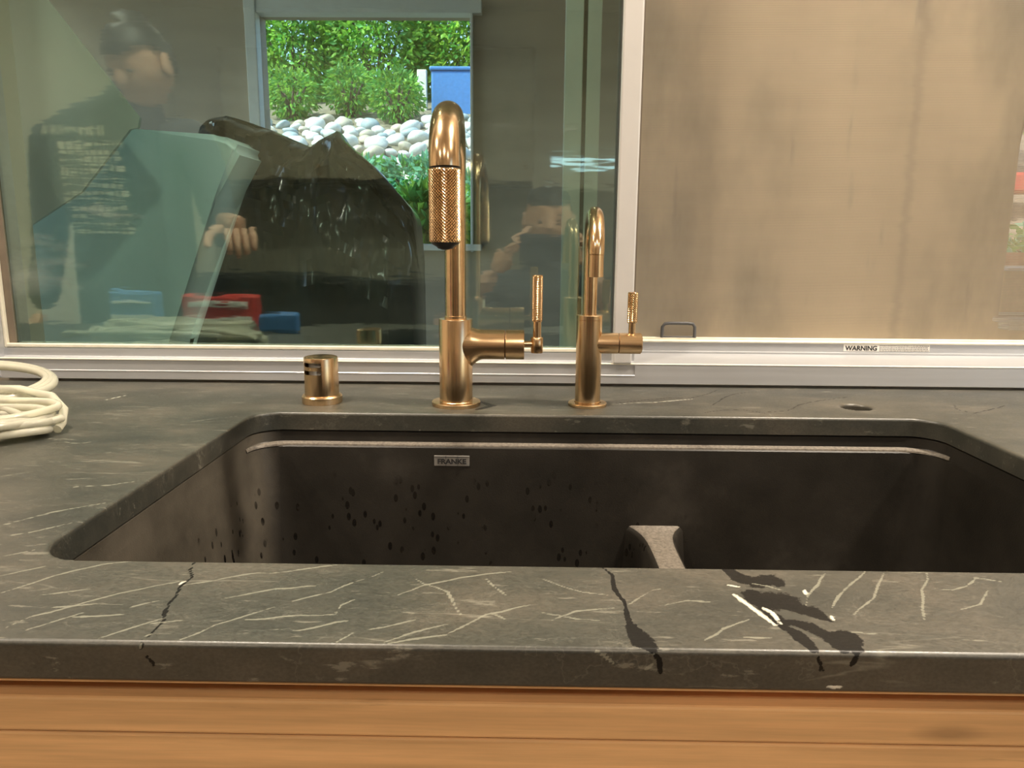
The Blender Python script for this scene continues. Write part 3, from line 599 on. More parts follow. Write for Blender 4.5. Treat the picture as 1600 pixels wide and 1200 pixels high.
# small faucet
sf = thing('filtered_water_faucet', 'small brushed brass drinking water faucet in front of the window mullion', 'faucet', (.0812, .9216, CT))
bm = bmesh.new(); lathe(bm, [(.0, 0), (.0238, 0), (.0240, .0005), (.0240, .0032), (.0234, .0040), (.0165, .0042)], 56, cap=False); from_bm('base_flange', bm, BR_Z, sf, ang=35)
bm = bmesh.new(); lathe(bm, [(.0157, .004), (.0157, .1066), (.0152, .1069)], 56, cap=False); from_bm('body', bm, BR_Z, sf, ang=35)
bm = bmesh.new(); lathe(bm, [(.0152, .1068), (.0152, .1072), (.0158, .1074), (.0158, .1122), (.0154, .1126), (.0090, .1127)], 56, cap=False); from_bm('top_collar', bm, BR_Z, sf, ang=35)
P = arc_pts(0, .1870, .0550, .0001, tilt=-.0045, start=.112, vr=.0435)[:-5]
bm = bmesh.new(); tube(bm, P, [.0085] * len(P), 40); from_bm('spout', bm, BR, sf, ang=50)
e = P[-1]
bm = bmesh.new(); lathe(bm, [(.0080, .1640), (.0082, .1634), (.0082, .1862), (.0078, .1865), (.0078, .1870), (.0085, .1871)], 40, cap=True); from_bm('spout_tip', bm, BR_Z, sf, ang=40).location = (e[0], e[1], 0)
def barrel_small():
    r, z = .0128, .0780
    pr = [(r, .0070), (r, .02), (r, .0353), (r - .0008, .0356)]
    bm = bmesh.new(); lathe(bm, pr, 48, 'X', (0, 0, 0), cap=False); from_bm('valve_barrel', bm, BR_X, sf, ang=40).location = (0, 0, z)
    bm = bmesh.new(); lathe(bm, [(r - .0009, .0352), (r - .0009, .0366)], 40, 'X', (0, 0, 0), cap=False); from_bm('barrel_joint', bm, M_DARKGAP, sf, True).location = (0, 0, z)
    bm = bmesh.new(); lathe(bm, [(r - .0008, .0361), (r, .0365), (r, .0630), (r - .0012, .0642), (0, .0644)], 48, 'X', (0, 0, 0), cap=False); from_bm('handle_hub', bm, BR_X, sf, ang=40).location = (0, 0, z)
barrel_small()
bm = bmesh.new(); lathe(bm, [(.0042, .0895), (.0042, .1035)], 24); lev = from_bm('lever', bm, BR_Z, sf, ang=40); lev.location = (.0520, 0, 0)
bm = bmesh.new(); knurled(bm, .0059, .1030, .1405, 14, 28, .00032, (0, 0, 0)); from_bm('grip', bm, BR_K, lev)

# dishwasher air gap cap with two real slots
ag = thing('air_gap_cap', 'short brushed brass cylinder cap with two slots at the left behind the sink', 'air gap', (-.2508, .9240, CT))
ag.rotation_euler = (0, 0, math.radians(-17))
bm = bmesh.new(); lathe(bm, [(0, 0), (.0245, 0), (.0248, .0005), (.0248, .0082), (.0236, .0100), (.0212, .0106)], 56, cap=False); from_bm('base_flange', bm, BR_Z, ag, ang=30)
bm = bmesh.new(); lathe(bm, [(.0211, .008), (.0207, .0560), (.0202, .0574), (.0185, .0580), (0, .0583), (0, .0560), (.0178, .0560), (.0190, .008), (.0211, .008)], 96, cap=False)
bmesh.ops.remove_doubles(bm, verts=bm.verts, dist=1e-6)
shell = from_bm('slotted_cap', bm, BR_Z, ag, ang=40)
cs = []
for z in (.0493, .0397):
    b2 = bmesh.new()
    prof = []
    for kk in range(13): a = PI / 2 + PI * kk / 12; prof.append((-.0115 + .0026 * math.cos(a), z + .0026 * math.sin(a)))
    for kk in range(13): a = -PI / 2 + PI * kk / 12; prof.append((.0085 + .0026 * math.cos(a), z + .0026 * math.sin(a)))
    va = [b2.verts.new((x, -.03, zz)) for x, zz in prof]; vb = [b2.verts.new((x, -.008, zz)) for x, zz in prof]
    for kk in range(26): b2.faces.new((va[kk], va[(kk + 1) % 26], vb[(kk + 1) % 26], vb[kk]))
    b2.faces.new(va); b2.faces.new(vb); c_ = from_bm('cutter', b2, BR); c_.location = ag.location; c_.rotation_euler = ag.rotation_euler; cs.append(c_)
bpy.context.view_layer.update(); cut(shell, cs)
bm = bmesh.new(); lathe(bm, [(0, .004), (.0150, .004), (.0150, .0540), (0, .0545)], 32, cap=False); from_bm('inner_tube', bm, M_GREYPL, ag, True)

# ------------------------------------------------------------------ window frame, panes and screen
w1 = bpy.data.objects.new('window_1', None); COL.objects.link(w1); w1.location = (0, 0, 0); struct(w1)
bm = bmesh.new()
extrude_x(bm, [(1.0500, .9235), (1.0500, .9345), (1.0493, .9352), (1.0500, .9360), (1.0512, .9362), (1.0512, .9520), (1.0528, .9530), (1.0600, .9535), (1.0600, .9236)], WX0, .158)
extrude_x(bm, [(1.0600, .9236), (1.0600, .9535), (1.0615, .9545), (1.0615, .9650), (1.0930, .9652), (1.0930, .9236)], WX0, .158)
from_bm('sill_rail', bm, M_ALU, w1, ang=30)
bm = bmesh.new()
extrude_x(bm, [(1.0500, .9235), (1.0500, .9520), (1.0508, .9528), (1.0560, .9532), (1.0950, .9610), (1.0990, .9625), (1.0990, .9236)], .158, WX1)
from_bm('sill_track', bm, M_ALU, w1, ang=30)
bm = bmesh.new(); extrude_x(bm, [(1.0950, .9608), (1.0948, .9636), (1.0975, .9645), (1.1000, .9640), (1.1000, .9770), (1.1130, .9770), (1.1130, .9600)], .158, WX1); from_bm('track_riser', bm, M_ALU, w1, ang=30)
bm = bmesh.new(); extrude_x(bm, [(1.0985, .9766), (1.0980, .9785), (1.0995, .9798), (1.1120, .9802), (1.1120, .9766)], .158, WX1)
extrude_x(bm, [(1.1060, .9798), (1.1060, .9822), (1.1180, .9825), (1.1180, .9798)], .158, WX1); from_bm('screen_bottom_rail', bm, M_CREAM, w1, ang=30)
bm = bmesh.new(); extrude_x(bm, [(1.0505, .9505), (1.0495, .9515), (1.0503, .9528), (1.0520, .9528), (1.0520, .9505)], WX0, WX1); from_bm('sill_bead', bm, M_CREAM, w1, ang=30)
# gasket round the left pane
bm = bmesh.new(); bx(bm, (-.3075, 1.0665, .9685), (.868, .007, .0055), .0015); bx(bm, (-.7415, 1.0665, 1.48), (.0045, .007, 1.03), .0015); from_bm('gasket', bm, M_CREAM, w1)
bm = bmesh.new(); bx(bm, (-.7350, 1.073, 1.48), (.0095, .006, 1.03)); from_bm('pane_spacer', bm, M_SPACER, w1)
box('jamb', WX0, -.7435, 1.048, 1.125, .9236, WZ1, M_ALU, w1, .002)
box('jamb', WX1 - .03, WX1, 1.048, 1.125, .9236, WZ1, M_ALU, w1, .002)
box('head_rail', WX0, WX1, 1.048, 1.125, WZ1 - .03, WZ1, M_ALU, w1, .002)
box('glass_pane', -.7400, .1285, 1.0730, 1.0760, .9660, WZ1 - .03, M_GLASS, w1)
bm = bmesh.new(); bx(bm, (.1395, 1.0605, 1.472), (.0265, .025, 1.040), .0022); from_bm('meeting_stile', bm, M_ALU_M, w1)
bm = bmesh.new(); bx(bm, (.1268, 1.0650, 1.476), (.0022, .016, 1.02)); from_bm('stile_seal', bm, M_DARKGAP, w1)
rs = box('rear_sash_stile', .0535, .0780, 1.0900, 1.1000, .9650, WZ1 - .03, M_ALU_M, w1, .001)
box('rear_sash_stile', .0835, .1025, 1.0900, 1.0990, .9650, WZ1 - .03, M_ALU_M, w1, .001)
box('rear_sash_seal', .0780, .0835, 1.0930, 1.0990, .9650, WZ1 - .03, M_DARKGAP, w1)
box('rear_sash_rail', WX0 + .02, .1025, 1.0960, 1.1050, .9500, .9665, M_ALU, w1)
sc = box('insect_screen', .158, WX1 - .02, 1.1188, 1.1192, .9805, WZ1 - .03, M_MESH, w1)
box('screen_edge_shade', .1545, .1640, 1.1130, 1.1220, .9805, WZ1 - .03, M_SPACER, w1)  # dark strip standing in for the shade on the mesh beside the mullion
bm = bmesh.new(); tube(bm, [(.2048, 1.110, .9815), (.2052, 1.110, .998), (.2085, 1.110, 1.0025), (.216, 1.110, 1.0035), (.242, 1.110, 1.0035), (.2495, 1.110, 1.0025), (.2525, 1.110, .998), (.2528, 1.110, .9815)], .0025, 8)
bx(bm, (.2288, 1.111, .9830), (.050, .003, .0028), .0006)
from_bm('screen_handle', bm, M_SCREENB, w1, ang=50)
lb = box('warning_label', .4680, .5925, 1.0994, 1.0999, .9658, .9760, M_LABEL, w1)
text_obj('lettering', 'WARNING', .0095, (.4705, 1.0992, .9673), (PI / 2, 0, 0), M_INK, lb, sx=1.0, bold=.00025)
bm = bmesh.new()
for k in range(4):
    x = .5195
    while x < .5895:
        w = random.uniform(.0012, .0045); bx(bm, (x + w / 2, 1.0992, .9743 - k * .0024), (w, .0002, .0007)); x += w + .0008
from_bm('fine_print', bm, M_INK, lb)

# ------------------------------------------------------------------ base cabinet under the counter
cb = thing('base_cabinet', 'orange alder base cabinet under the soapstone counter', 'cabinet', (0, .36, 0))
box('carcass', -2.05, 2.4, .016, .66, .08, .655, M_WOOD2, cb)
box('carcass_side', -2.05, -1.2, .016, .66, .655, .8985, M_WOOD2, cb); box('carcass_side', 1.2, 2.4, .016, .66, .655, .8985, M_WOOD2, cb)
box('top_rail', -2.05, 2.4, .0155, .030, .80, .8960, M_WOOD, cb)
box('build_up_strip', -2.05, 2.4, -.0105, .030, .8962, .8988, M_WOOD, cb)
box('drawer_front', -1.4, 1.4, -.0080, .0150, .8653, .8855, M_WOOD, cb, .0016)
for k in range(2):
    d = box('door', (-1.4, .801)[k], (.799, 1.4)[k], -.0070, .0150, .10, .8642, M_WOOD, cb, .0014)
    bm = bmesh.new(); lathe(bm, [(.005, 0), (.005, -.012), (.012, -.016), (.012, -.022), (0, -.024)], 24, 'Y', (.74 if k == 0 else .86, -.0075, .72), cap=False); from_bm('knob', bm, BR, d, ang=40)

# ------------------------------------------------------------------ clear tubing on the counter
def coil(bm, cx, cy, ax, ay, z0, loops, r, pinch=1.0, jig=.004, rot=0., tilt=0.):
    for l in range(loops):
        sc_ = 1 - .045 * (l % 4) + random.uniform(-.02, .02); zz = z0 + r + (l // 4) * r * 1.6 + (l % 4) * .0006; ph = random.uniform(0, 6)
        pts = []
        for k in range(56):
            a = 2 * PI * k / 56; ca, sa = math.cos(a), math.sin(a)
            x = ax * sc_ * ca; y = ay * sc_ * (sa if pinch == 1 else math.copysign(abs(sa) ** pinch, sa))
            x += jig * math.sin(2 * a + ph); y += jig * math.cos(3 * a + ph)
            X = x * math.cos(rot) - y * math.sin(rot); Y = x * math.sin(rot) + y * math.cos(rot)
            pts.append((cx + X, cy + Y, zz + tilt * (Y / ay + 1) * .5 + abs(jig) * .3 * (1 + math.sin(a * 3 + ph))))
        tube(bm, pts, r, 10, closed=True)
bm = bmesh.new(); random.seed(3)
coil(bm, -.665, .715, .185, .080, .9205, 13, .0040, 1.35, .008, .22)
coil(bm, -.665, .845, .125, .070, .9380, 3, .0046, 1.0, .002, -.10, .022)
tube(bm, [(-.62, .800, .957), (-.55, .803, .957), (-.51, .795, .951), (-.488, .778, .940), (-.482, .762, .929), (-.481, .752, .9255)], .0046, 12)
tc_ = from_bm('tubing_coil', bm, M_TUBE, ang=60); tag(tc_, 'coil of clear plastic tubing lying on the counter at the left edge', 'tubing')

# ------------------------------------------------------------------ the far side of the glass: porch
PX0, PX1, PY1 = -3.2, 3.0, 3.60
struct(box('floor_porch', PX0, PX1, 1.19, PY1 + .1, -.08, 0, M_PORCHF))
struct(box('ceiling_porch', PX0 - .2, PX1, 1.19, PY1 + .3, 2.62, 2.70, M_PORCH))
wall_with_hole('wall_porch', 'Y', PY1, .08, PX0, PX1, 0, 2.62, [(-1.19, -.2435, 1.10, 2.104), (2.245, 2.95, .786, 2.05)], M_PORCH)
wall_with_hole('wall_porch_right', 'X', PX1, .08, 1.19, PY1, 0, 2.62, [], M_PORCH)
wall_with_hole('wall_porch_left', 'X', PX0 - .08, .08, 1.19, PY1, 0, 2.62, [(1.30, 3.5, .3, 2.5)], M_PORCH)  # opening added out of view to let daylight onto the pale panels
bm = bmesh.new()
bx(bm, (-1.215, 3.585, 1.62), (.05, .09, 1.15), .004); bx(bm, (-.24, 3.59, 1.62), (.012, .07, 1.1), .003); bx(bm, (-.72, 3.59, 2.13), (1.05, .08, .055), .004); bx(bm, (-.72, 3.59, 1.09), (1.05, .10, .03), .004)
struct(from_bm('trim_1', bm, M_TRIMG))
bm = bmesh.new(); bx(bm, (2.60, 3.57, .775), (.76, .16, .022), .004); bx(bm, (2.60, 3.57, .745), (.70, .10, .03), .003); struct(from_bm('trim_2', bm, M_TRIMG))

# black plastic bag on a porch bench
t = thing('porch_bench', 'low porch bench carrying the black bag, beyond the window', 'bench', (-.55, 1.80, 0))
box('bench_top', -.30, .50, -.21, .28, .70, .74, M_PORCH, t)
for x in (-.26, .45):
    for y in (-.17, .23): box('leg', x - .03, x + .03, y - .03, y + .03, 0, .70, M_PORCH, t)
TP = [(-.80, 1.10), (-.76, 1.25), (-.7133, 1.3493), (-.6963, 1.3845), (-.66, 1.388), (-.6157, 1.3779), (-.5578, 1.3571), (-.4854, 1.3265), (-.448, 1.3408), (-.4105, 1.3579), (-.4009, 1.3368), (-.3823, 1.32), (-.3389, 1.2847), (-.2955, 1.2377), (-.2518, 1.1873), (-.2433, 1.1582), (-.240, 1.10)]
def top_at(x):
    for (a, b), (c, d) in zip(TP, TP[1:]):
        if a <= x <= c: return b + (d - b) * (x - a) / (c - a)
    return TP[0][1] if x < TP[0][0] else TP[-1][1]
bm = bmesh.new(); NX, NV = 110, 60; G = []
for i in range(NX + 1):
    x = -.80 + (.56) * i / NX; ht = top_at(x); col = []
    ed = min(1, min(i, NX - i) / 10) ** .5
    for j in range(NV + 1):
        a = PI * j / NV; cz = math.sin(a) ** .55; cy = -math.cos(a)
        y = 1.80 + .17 * cy * (.35 + .65 * ed); z = .74 + (ht - .74) * cz
        p = Vector((x, y, z)); nz = noise.ridged_multi_fractal(Vector((x * 9, y * 9, z * 6)), 1.0, 2.2, 4, 1.0, 2.0) * .013 + noise.noise(p * 28) * .009
        p.y -= nz * (1 if cy < .3 else -.5) * math.sin(a) * 3; col.append(bm.verts.new(p))
    G.append(col)
for i in range(NX):
    for j in range(NV): bm.faces.new((G[i][j], G[i + 1][j], G[i + 1][j + 1], G[i][j + 1]))
bm.faces.new(G[0]); bm.faces.new(G[-1])
tag(from_bm('plastic_bag', bm, M_BAG, ang=24), 'crumpled shiny black plastic bag heaped up beyond the window', 'bag')

# pale sheet and big pale sack just outside the pane
def slab(name, pts, y0, y1, m, lean=0.):
    bm = bmesh.new(); a = [bm.verts.new((x, y0 + lean * (z - 1.1), z)) for x, z in pts]; b = [bm.verts.new((x, y1 + lean * (z - 1.1), z)) for x, z in pts]; n = len(pts)
    bm.faces.new(a); bm.faces.new(b)
    for k in range(n): bm.faces.new((a[k], a[(k + 1) % n], b[(k + 1) % n], b[k]))
    return bm
t = thing('outdoor_table', 'narrow porch table under the pale panels beyond the window', 'table', (-1.14, 1.40, 0))
box('table_top', -.10, .60, -.14, .175, .70, .73, M_PORCH, t)
for x in (-.07, .25):
    for y in (-.11, .14): box('leg', x - .02, x + .02, y - .02, y + .02, 0, .70, M_PORCH, t)
bm = slab('foam_panel', [(-1.05, 1.62), (-.835, 1.62), (-.8147, 1.5313), (-.6601, 1.3229), (-.6637, 1.3071), (-.6784, 1.3039), (-.7721, 1.1994), (-.912, 1.1158), (-.97, 1.09), (-1.05, .731)], 1.345, 1.352, M_PALE)
tag(from_bm('foam_panel', bm, M_PALE), 'pale grey panel with a pointed corner standing left beyond the window', 'panel')
bm = slab('packing_sack', [(-.96, .732), (-.96, 1.22), (-.86, 1.3168), (-.7287, 1.3175), (-.5566, 1.3071), (-.535, 1.300), (-.5164, 1.2822), (-.5698, 1.1952), (-.6873, .928), (-.735, .732)], 1.42, 1.56, M_SACK)
bmesh.ops.bevel(bm, geom=list(bm.edges), offset=.012, segments=3, affect='EDGES')
tag(from_bm('packing_sack', bm, M_SACK, ang=50), 'large pale green-white sack leaning outside the left of the window', 'sack')

# ------------------------------------------------------------------ garden bank
def gz(x, y):
    # 1.0 at the porch wall, 1.82 at y=6, 2.45 at y=7.5
    if y < 3.9: return .60
    s = [(3.9, .60), (4.6, 1.05), (6, 1.72), (7.5, 2.33), (9, 2.75), (30, 4.5)]
    for (a, b), (c, d) in zip(s, s[1:]):
        if a <= y <= c: return b + (d - b) * (y - a) / (c - a) + .04 * noise.noise(Vector((x, y, 0)))
    return 4.5
bm = bmesh.new(); G = []
for i in range(61):
    col = []
    for j in range(61):
        x = -9 + 18 * i / 60; y = 3.70 + .1 * j if j < 55 else 9.1 + (j - 54) * 3.5
        col.append(bm.verts.new((x, y, gz(x, y))))
    G.append(col)
for i in range(60):
    for j in range(60): bm.faces.new((G[i][j], G[i + 1][j], G[i + 1][j + 1], G[i][j + 1]))
gr = from_bm('ground', bm, M_SOIL, None, True); struct(gr)

def leaf_cloud(bm, c, rad, n, size, mi=(0,), top=1.0):
    for _ in range(n):
        v = Vector(rng.normal(0, 1, 3)).normalized(); r = random.uniform(.62, 1.0) * (1 + .22 * noise.noise(Vector(c) * 3 + v * 2.6))
        p = Vector((c[0] + v.x * rad[0] * r, c[1] + v.y * rad[1] * r, c[2] + v.z * rad[2] * r))
        d = (v + Vector(rng.normal(0, .6, 3)) + Vector((0, 0, -.3))).normalized(); s = d.orthogonal().normalized()
        s = (Matrix.Rotation(random.uniform(0, 6.28), 3, d) @ s); L = size * random.uniform(.7, 1.3); w = L * .24
        a, b, cc, e = p, p + d * L * .5 + s * w, p + d * L, p + d * L * .5 - s * w
        m = p + d * L * .5 + s.cross(d) * L * .06
        vs = [bm.verts.new(q) for q in (a, b, cc, e, m)]; k = random.choice(mi)
        for t_ in ((0, 1, 4), (1, 2, 4), (2, 3, 4), (3, 0, 4)):
            f = bm.faces.new([vs[i] for i in t_]); f.material_index = k
def shrub(name, label, cat, c, rad, n, size, mats, group=None, stem=True):
    t = thing(name, label, cat, (c[0], c[1], gz(c[0], c[1])), group); b0 = Vector(t.location)
    bm = bmesh.new(); leaf_cloud(bm, Vector(c) - b0, rad, n, size, range(len(mats))); me = bpy.data.meshes.new('foliage'); bm.to_mesh(me); bm.free()
    link('foliage', me, None, t, ms=mats)
    bm = bmesh.new()
    for k in range(5):
        a = k * 1.26; tube(bm, [(0, 0, -.05), (rad[0] * .2 * math.cos(a), rad[1] * .2 * math.sin(a), (c[2] - b0.z) * .6), (rad[0] * .55 * math.cos(a), rad[1] * .55 * math.sin(a), (c[2] - b0.z) + rad[2] * .3)], [.03, .02, .008], 6)
    from_bm('stems', bm, M_BARK, t, True)
    return t
Lb, Ld, Lu, Ly = M_LEAF
hed = [(-3.3, 8.3, 3.15, .52, .9, 'leftmost leafy green hedge shrub at the top of the bank'), (-2.45, 8.35, 3.35, .52, 1.0, 'dense green hedge shrub left of centre above the white rocks'), (-1.55, 8.35, 3.45, .52, 1.0, 'green hedge shrub above the middle of the rocks'),
       (-.62, 8.45, 3.62, .52, 1.0, 'yellow-green hedge shrub above the blue bin'), (-2.7, 9.8, 4.2, 1.0, 1.5, 'tall green shrub rising behind the hedge'), (-.5, 9.8, 4.2, 1.0, 1.5, 'tall green shrub behind the hedge at the right')]
for i, (x, y, z, r, rz, lab) in enumerate(hed):
    shrub('hedge_shrub', lab, 'shrub', (x, y, z - .38), (r, .42, rz), 9500, .07 if i != 3 else .08, [Lb, Ld, Lb] if i != 3 else [Lb, Ly, Ld])
for i, (x, y, z, lab) in enumerate([(-2.12, 7.2, 2.42, 'low bright green plant at the left edge of the rocks'), (-1.15, 7.1, 2.40, 'small fern-like plant growing out of the rock pile'), (-1.62, 7.35, 2.5, 'low green plant in front of the hedge, centre')]):
    shrub('low_plant', lab, 'plant', (x, y, z), (.24, .18, .22), 900, .055, [Lb, Ld])
for i, (x, y, z, rx, lab) in enumerate([(-1.15, 5.35, 1.50, .30, 'blue-green ground plant left, below the rocks'), (-.72, 5.25, 1.48, .33, 'blue-green ground plant in the middle below the rocks'), (-.38, 5.0, 1.36, .26, 'blue-green ground plant at the right below the rocks'),
         (-.56, 4.6, 1.22, .20, 'broad-leaved green plant nearest the porch wall'), (-.95, 4.75, 1.2, .25, 'low blue-green plant behind the black bag')]):
    shrub('ground_plant', lab, 'plant', (x, y, z), (rx, .22, .17), 1300, .07 if i != 3 else .13, [Lu, Lu, Ld] if i != 3 else [Lb, Ld])
# river rocks, each its own
rock_me = []
for k in range(5):
    bm = bmesh.new(); bmesh.ops.create_icosphere(bm, subdivisions=3, radius=1)
    for v in bm.verts: v.co *= 1 + .16 * noise.noise(v.co * 1.3 + Vector((k * 7, 0, 0)))
    me = bpy.data.meshes.new('river_rock'); bm.to_mesh(me); bm.free(); me.materials.append(M_ROCK[(0, 0, 1, 0, 2)[k]])
    me.polygons.foreach_set('use_smooth', [True] * len(me.polygons)); rock_me.append(me)
random.seed(11); placed = []
tries = 0
while len(placed) < 240 and tries < 12000:
    tries += 1
    y = random.uniform(5.5, 7.2); x = random.uniform(-.36 * y, -.055 * y); s = random.uniform(.045, .095)
    if min((x - a) ** 2 + (y - b) ** 2 for a, b in ((-2.12, 7.2), (-1.15, 7.1), (-1.62, 7.35))) < (.22 + s) ** 2: continue
    if any((x - a) ** 2 + (y - b) ** 2 < (1.0 * (s + c)) ** 2 for a, b, c in placed): continue
    placed.append((x, y, s))
for i, (x, y, s) in enumerate(placed):
    o = bpy.data.objects.new('river_rock', random.choice(rock_me)); COL.objects.link(o); z = gz(x, y)
    o.location = (x, y, z + s * .35); o.scale = (s * random.uniform(.95, 1.25), s, s * random.uniform(.62, .8)); o.rotation_euler = (.3, random.uniform(-.3, .3), random.uniform(0, 6.28))
    kd = ['white', 'white', 'tan', 'white', 'grey'][rock_me.index(o.data)]; big = 'large ' if s > .080 else ('small ' if s < .058 else ''); kd = big + kd; big = ''; zx = ('left', 'middle', 'right')[min(2, int(3 * (x / y + .36) / .305))]; zy = ('lower edge', 'middle rows', 'upper edge')[min(2, int(3 * (y - 5.5) / 1.7))]; kd0 = kd
    tag(o, 'smooth %s river rock, %s, %s of the bank pile' % (kd, zy, zx), 'rock', '%s river rocks, %s, %s' % (kd, zy, zx))
bt = thing('storage_bin', 'blue bin standing on the bank beside the hedge, right of the rocks', 'bin', (-.62, 7.45, gz(-.68, 7.45)))
box('body', -.25, .30, -.10, .14, -.10, .34, M_BLUE, bt, .02); box('lid', -.265, .315, -.115, .155, .34, .375, M_BLUE, bt, .012)
o = box('fence_post', -1.02, -.93, 7.5, 7.56, 2.2, 2.70, simple('pale_post', (.80, .74, .62), .7), None, .006); tag(o, 'short pale post beside the blue bin on the bank', 'post')

# things seen through the screen at the far right
o = thing('cardboard_box', 'tan cardboard box on the ledge at the right edge, seen through the screen', 'box', (2.55, 3.80, .80))
cb_ = box('body', -.25, .3, -.10, .20, -.0, .215, M_CARD, o, .004); box('flap', -.26, .3, -.16, -.10, .20, .215, M_WHITE, o, .002)
st_ = struct(box('trim_3', 2.15, 3.0, 3.68, 4.45, .74, .80, M_TRIMG))
o = thing('flower_pot', 'terracotta flower pot behind the cardboard box at the right edge', 'pot', (2.72, 4.22, .80)); bm = bmesh.new(); lathe(bm, [(0, 0), (.10, 0), (.13, .24), (.145, .24), (.145, .28), (.12, .28), (.11, .2), (0, .2)], 32, cap=False)
from_bm('pot', bm, simple('terracotta', (.52, .24, .14), .7), o, ang=40)
shrub('edge_shrub', 'leafy light green shrub at the right edge beyond the screen', 'shrub', (3.4, 5.6, 2.45), (.55, .4, .5), 1800, .10, [Lb, Lu, Ly])
shrub('ivy_mound', 'grey-green ivy mound below the red wheeled toy', 'plant', (3.2, 4.75, 1.02), (.5, .2, .2), 1800, .07, [Lu, Ld])
wg = thing('toy_wagon', 'red toy wagon with white wheels on the bank at the right edge', 'toy', (3.20, 5.15, 1.40))
box('tray', -.22, .22, -.12, .12, .05, .18, M_RED, wg, .02)
for x in (-.15, .15):
    bm = bmesh.new(); lathe(bm, [(.02, -.15), (.045, -.15), (.07, -.14), (.07, -.12), (.02, -.12)], 24, 'Y', (x, 0, .02), cap=False); from_bm('wheel', bm, M_WHITE, wg, True)

# ------------------------------------------------------------------ things in the room that only the glass shows
random.seed(8); bm = bmesh.new(); coil(bm, -.75, .515, .16, .052, .9205, 9, .0050, 1.0, .004, 0)
tag(from_bm('tubing_coil', bm, M_TUBE, ang=60), 'second coil of clear tubing, seen only mirrored in the window', 'tubing')
for nm, lab, x, y, z, s, m in (('parts_packet', 'red blister packet of fittings, mirrored in the window above the coil', -.70, .40, .93, (.17, .045, .075), M_RED), ('parts_packet', 'blue and white parts packet, mirrored left of the red one', -.90, .40, .93, (.11, .04, .08), M_BLUE),
                         ('sponge_pack', 'small blue pack mirrored near the window bottom', -.535, .50, .92, (.085, .03, .04), M_BLUE)):
    o = thing(nm, lab, 'packet', (x, y, .92)); bm = bmesh.new(); bx(bm, (0, 0, s[2] / 2), s, .006)
    from_bm('card', bm, m, o)
    if nm == 'parts_packet':
        bm = bmesh.new(); bx(bm, (0, s[1] / 2 + .002, s[2] * .30), (s[0] * .9, .004, .012), .001); bx(bm, (0, s[1] / 2 + .002, s[2] * .72), (s[0] * .8, .004, .008), .001); from_bm('strip', bm, M_WHITE, o)

M_EYE = simple('eye', (.16, .12, .10), .3)
# people mirrored in the pane: built whole, standing where their reflections put them
def skin_body(name, J, E, m, parent=None, lvl=2, root=0):
    me = bpy.data.meshes.new(name); me.from_pydata([j[:3] for j in J], E, []); o = link(name, me, m, parent)
    sm = o.modifiers.new('s', 'SKIN'); sm.use_smooth_shade = True
    for i, j in enumerate(J):
        d = me.skin_vertices[0].data[i]; r = j[3]; d.radius = (r, j[4] if len(j) > 4 else r); d.use_root = (i == root)
    ss = o.modifiers.new('d', 'SUBSURF'); ss.levels = lvl; ss.render_levels = lvl
    dg = bpy.context.evaluated_depsgraph_get(); nm = bpy.data.meshes.new_from_object(o.evaluated_get(dg)); o.modifiers.clear(); o.data = nm
    nm.polygons.foreach_set('use_smooth', [True] * len(nm.polygons)); return o
def head(parent, c, yaw=0., pitch=0., s=1.0):
    """head with face looking along +Y; c = centre of the skull"""
    bm = bmesh.new(); bmesh.ops.create_icosphere(bm, subdivisions=4, radius=1)
    for v in bm.verts:
        x, y, z = v.co; X = x * .075; Y = y * .092; Z = z * .112
        if z < 0: X *= 1 - .30 * z * z; Y += .012 * (-z) * (1 if y > 0 else -1.2) * abs(y)
        f = max(0, y) ** 2
        nose = math.exp(-((x / .16) ** 2 + ((z + .18) / .20) ** 2)) * f; Y += nose * .026
        for sx in (-1, 1):
            Y -= math.exp(-(((x - sx * .40) / .20) ** 2 + ((z - .02) / .13) ** 2)) * f * .012
            Y += math.exp(-(((x - sx * .40) / .22) ** 2 + ((z - .20) / .08) ** 2)) * f * .004
        Y += math.exp(-((x / .28) ** 2 + ((z + .55) / .10) ** 2)) * f * .007 - math.exp(-((x / .3) ** 2 + ((z + .54) / .025) ** 2)) * f * .005
        Y += math.exp(-((x / .3) ** 2 + ((z + .88) / .14) ** 2)) * f * .01
        v.co = Vector((X, Y, Z)) * s
    for sx in (-1, 1):
        r = bmesh.ops.create_icosphere(bm, subdivisions=2, radius=1); bmesh.ops.scale(bm, vec=(.010, .018, .030), verts=r['verts']); bmesh.ops.translate(bm, vec=(sx * .077, -.004, -.01), verts=r['verts'])
    h = from_bm('head', bm, M_SKIN, parent, True); h.location = c; h.rotation_euler = (pitch, 0, yaw)
    bm = bmesh.new()
    for sx in (-1, 1):
        r = bmesh.ops.create_icosphere(bm, subdivisions=2, radius=.009); bmesh.ops.translate(bm, vec=(sx * .030, .074, .004), verts=r['verts'])
    from_bm('eyes', bm, M_EYE, h, True)
    bm = bmesh.new(); bmesh.ops.create_icosphere(bm, subdivisions=4, radius=1)
    for v in list(bm.verts):
        x, y, z = v.co
        if z < .30 - (.0 if y > .25 else (.25 - y) * .75): bm.verts.remove(v)
    for v in bm.verts:
        x, y, z = v.co; k = 1 + .05 * noise.noise(v.co * 9); v.co = Vector((x * .0775 * k, y * .0955 * k - .001, z * .1165 * k))
    from_bm('hair', bm, M_HAIR, h, True)
    return h
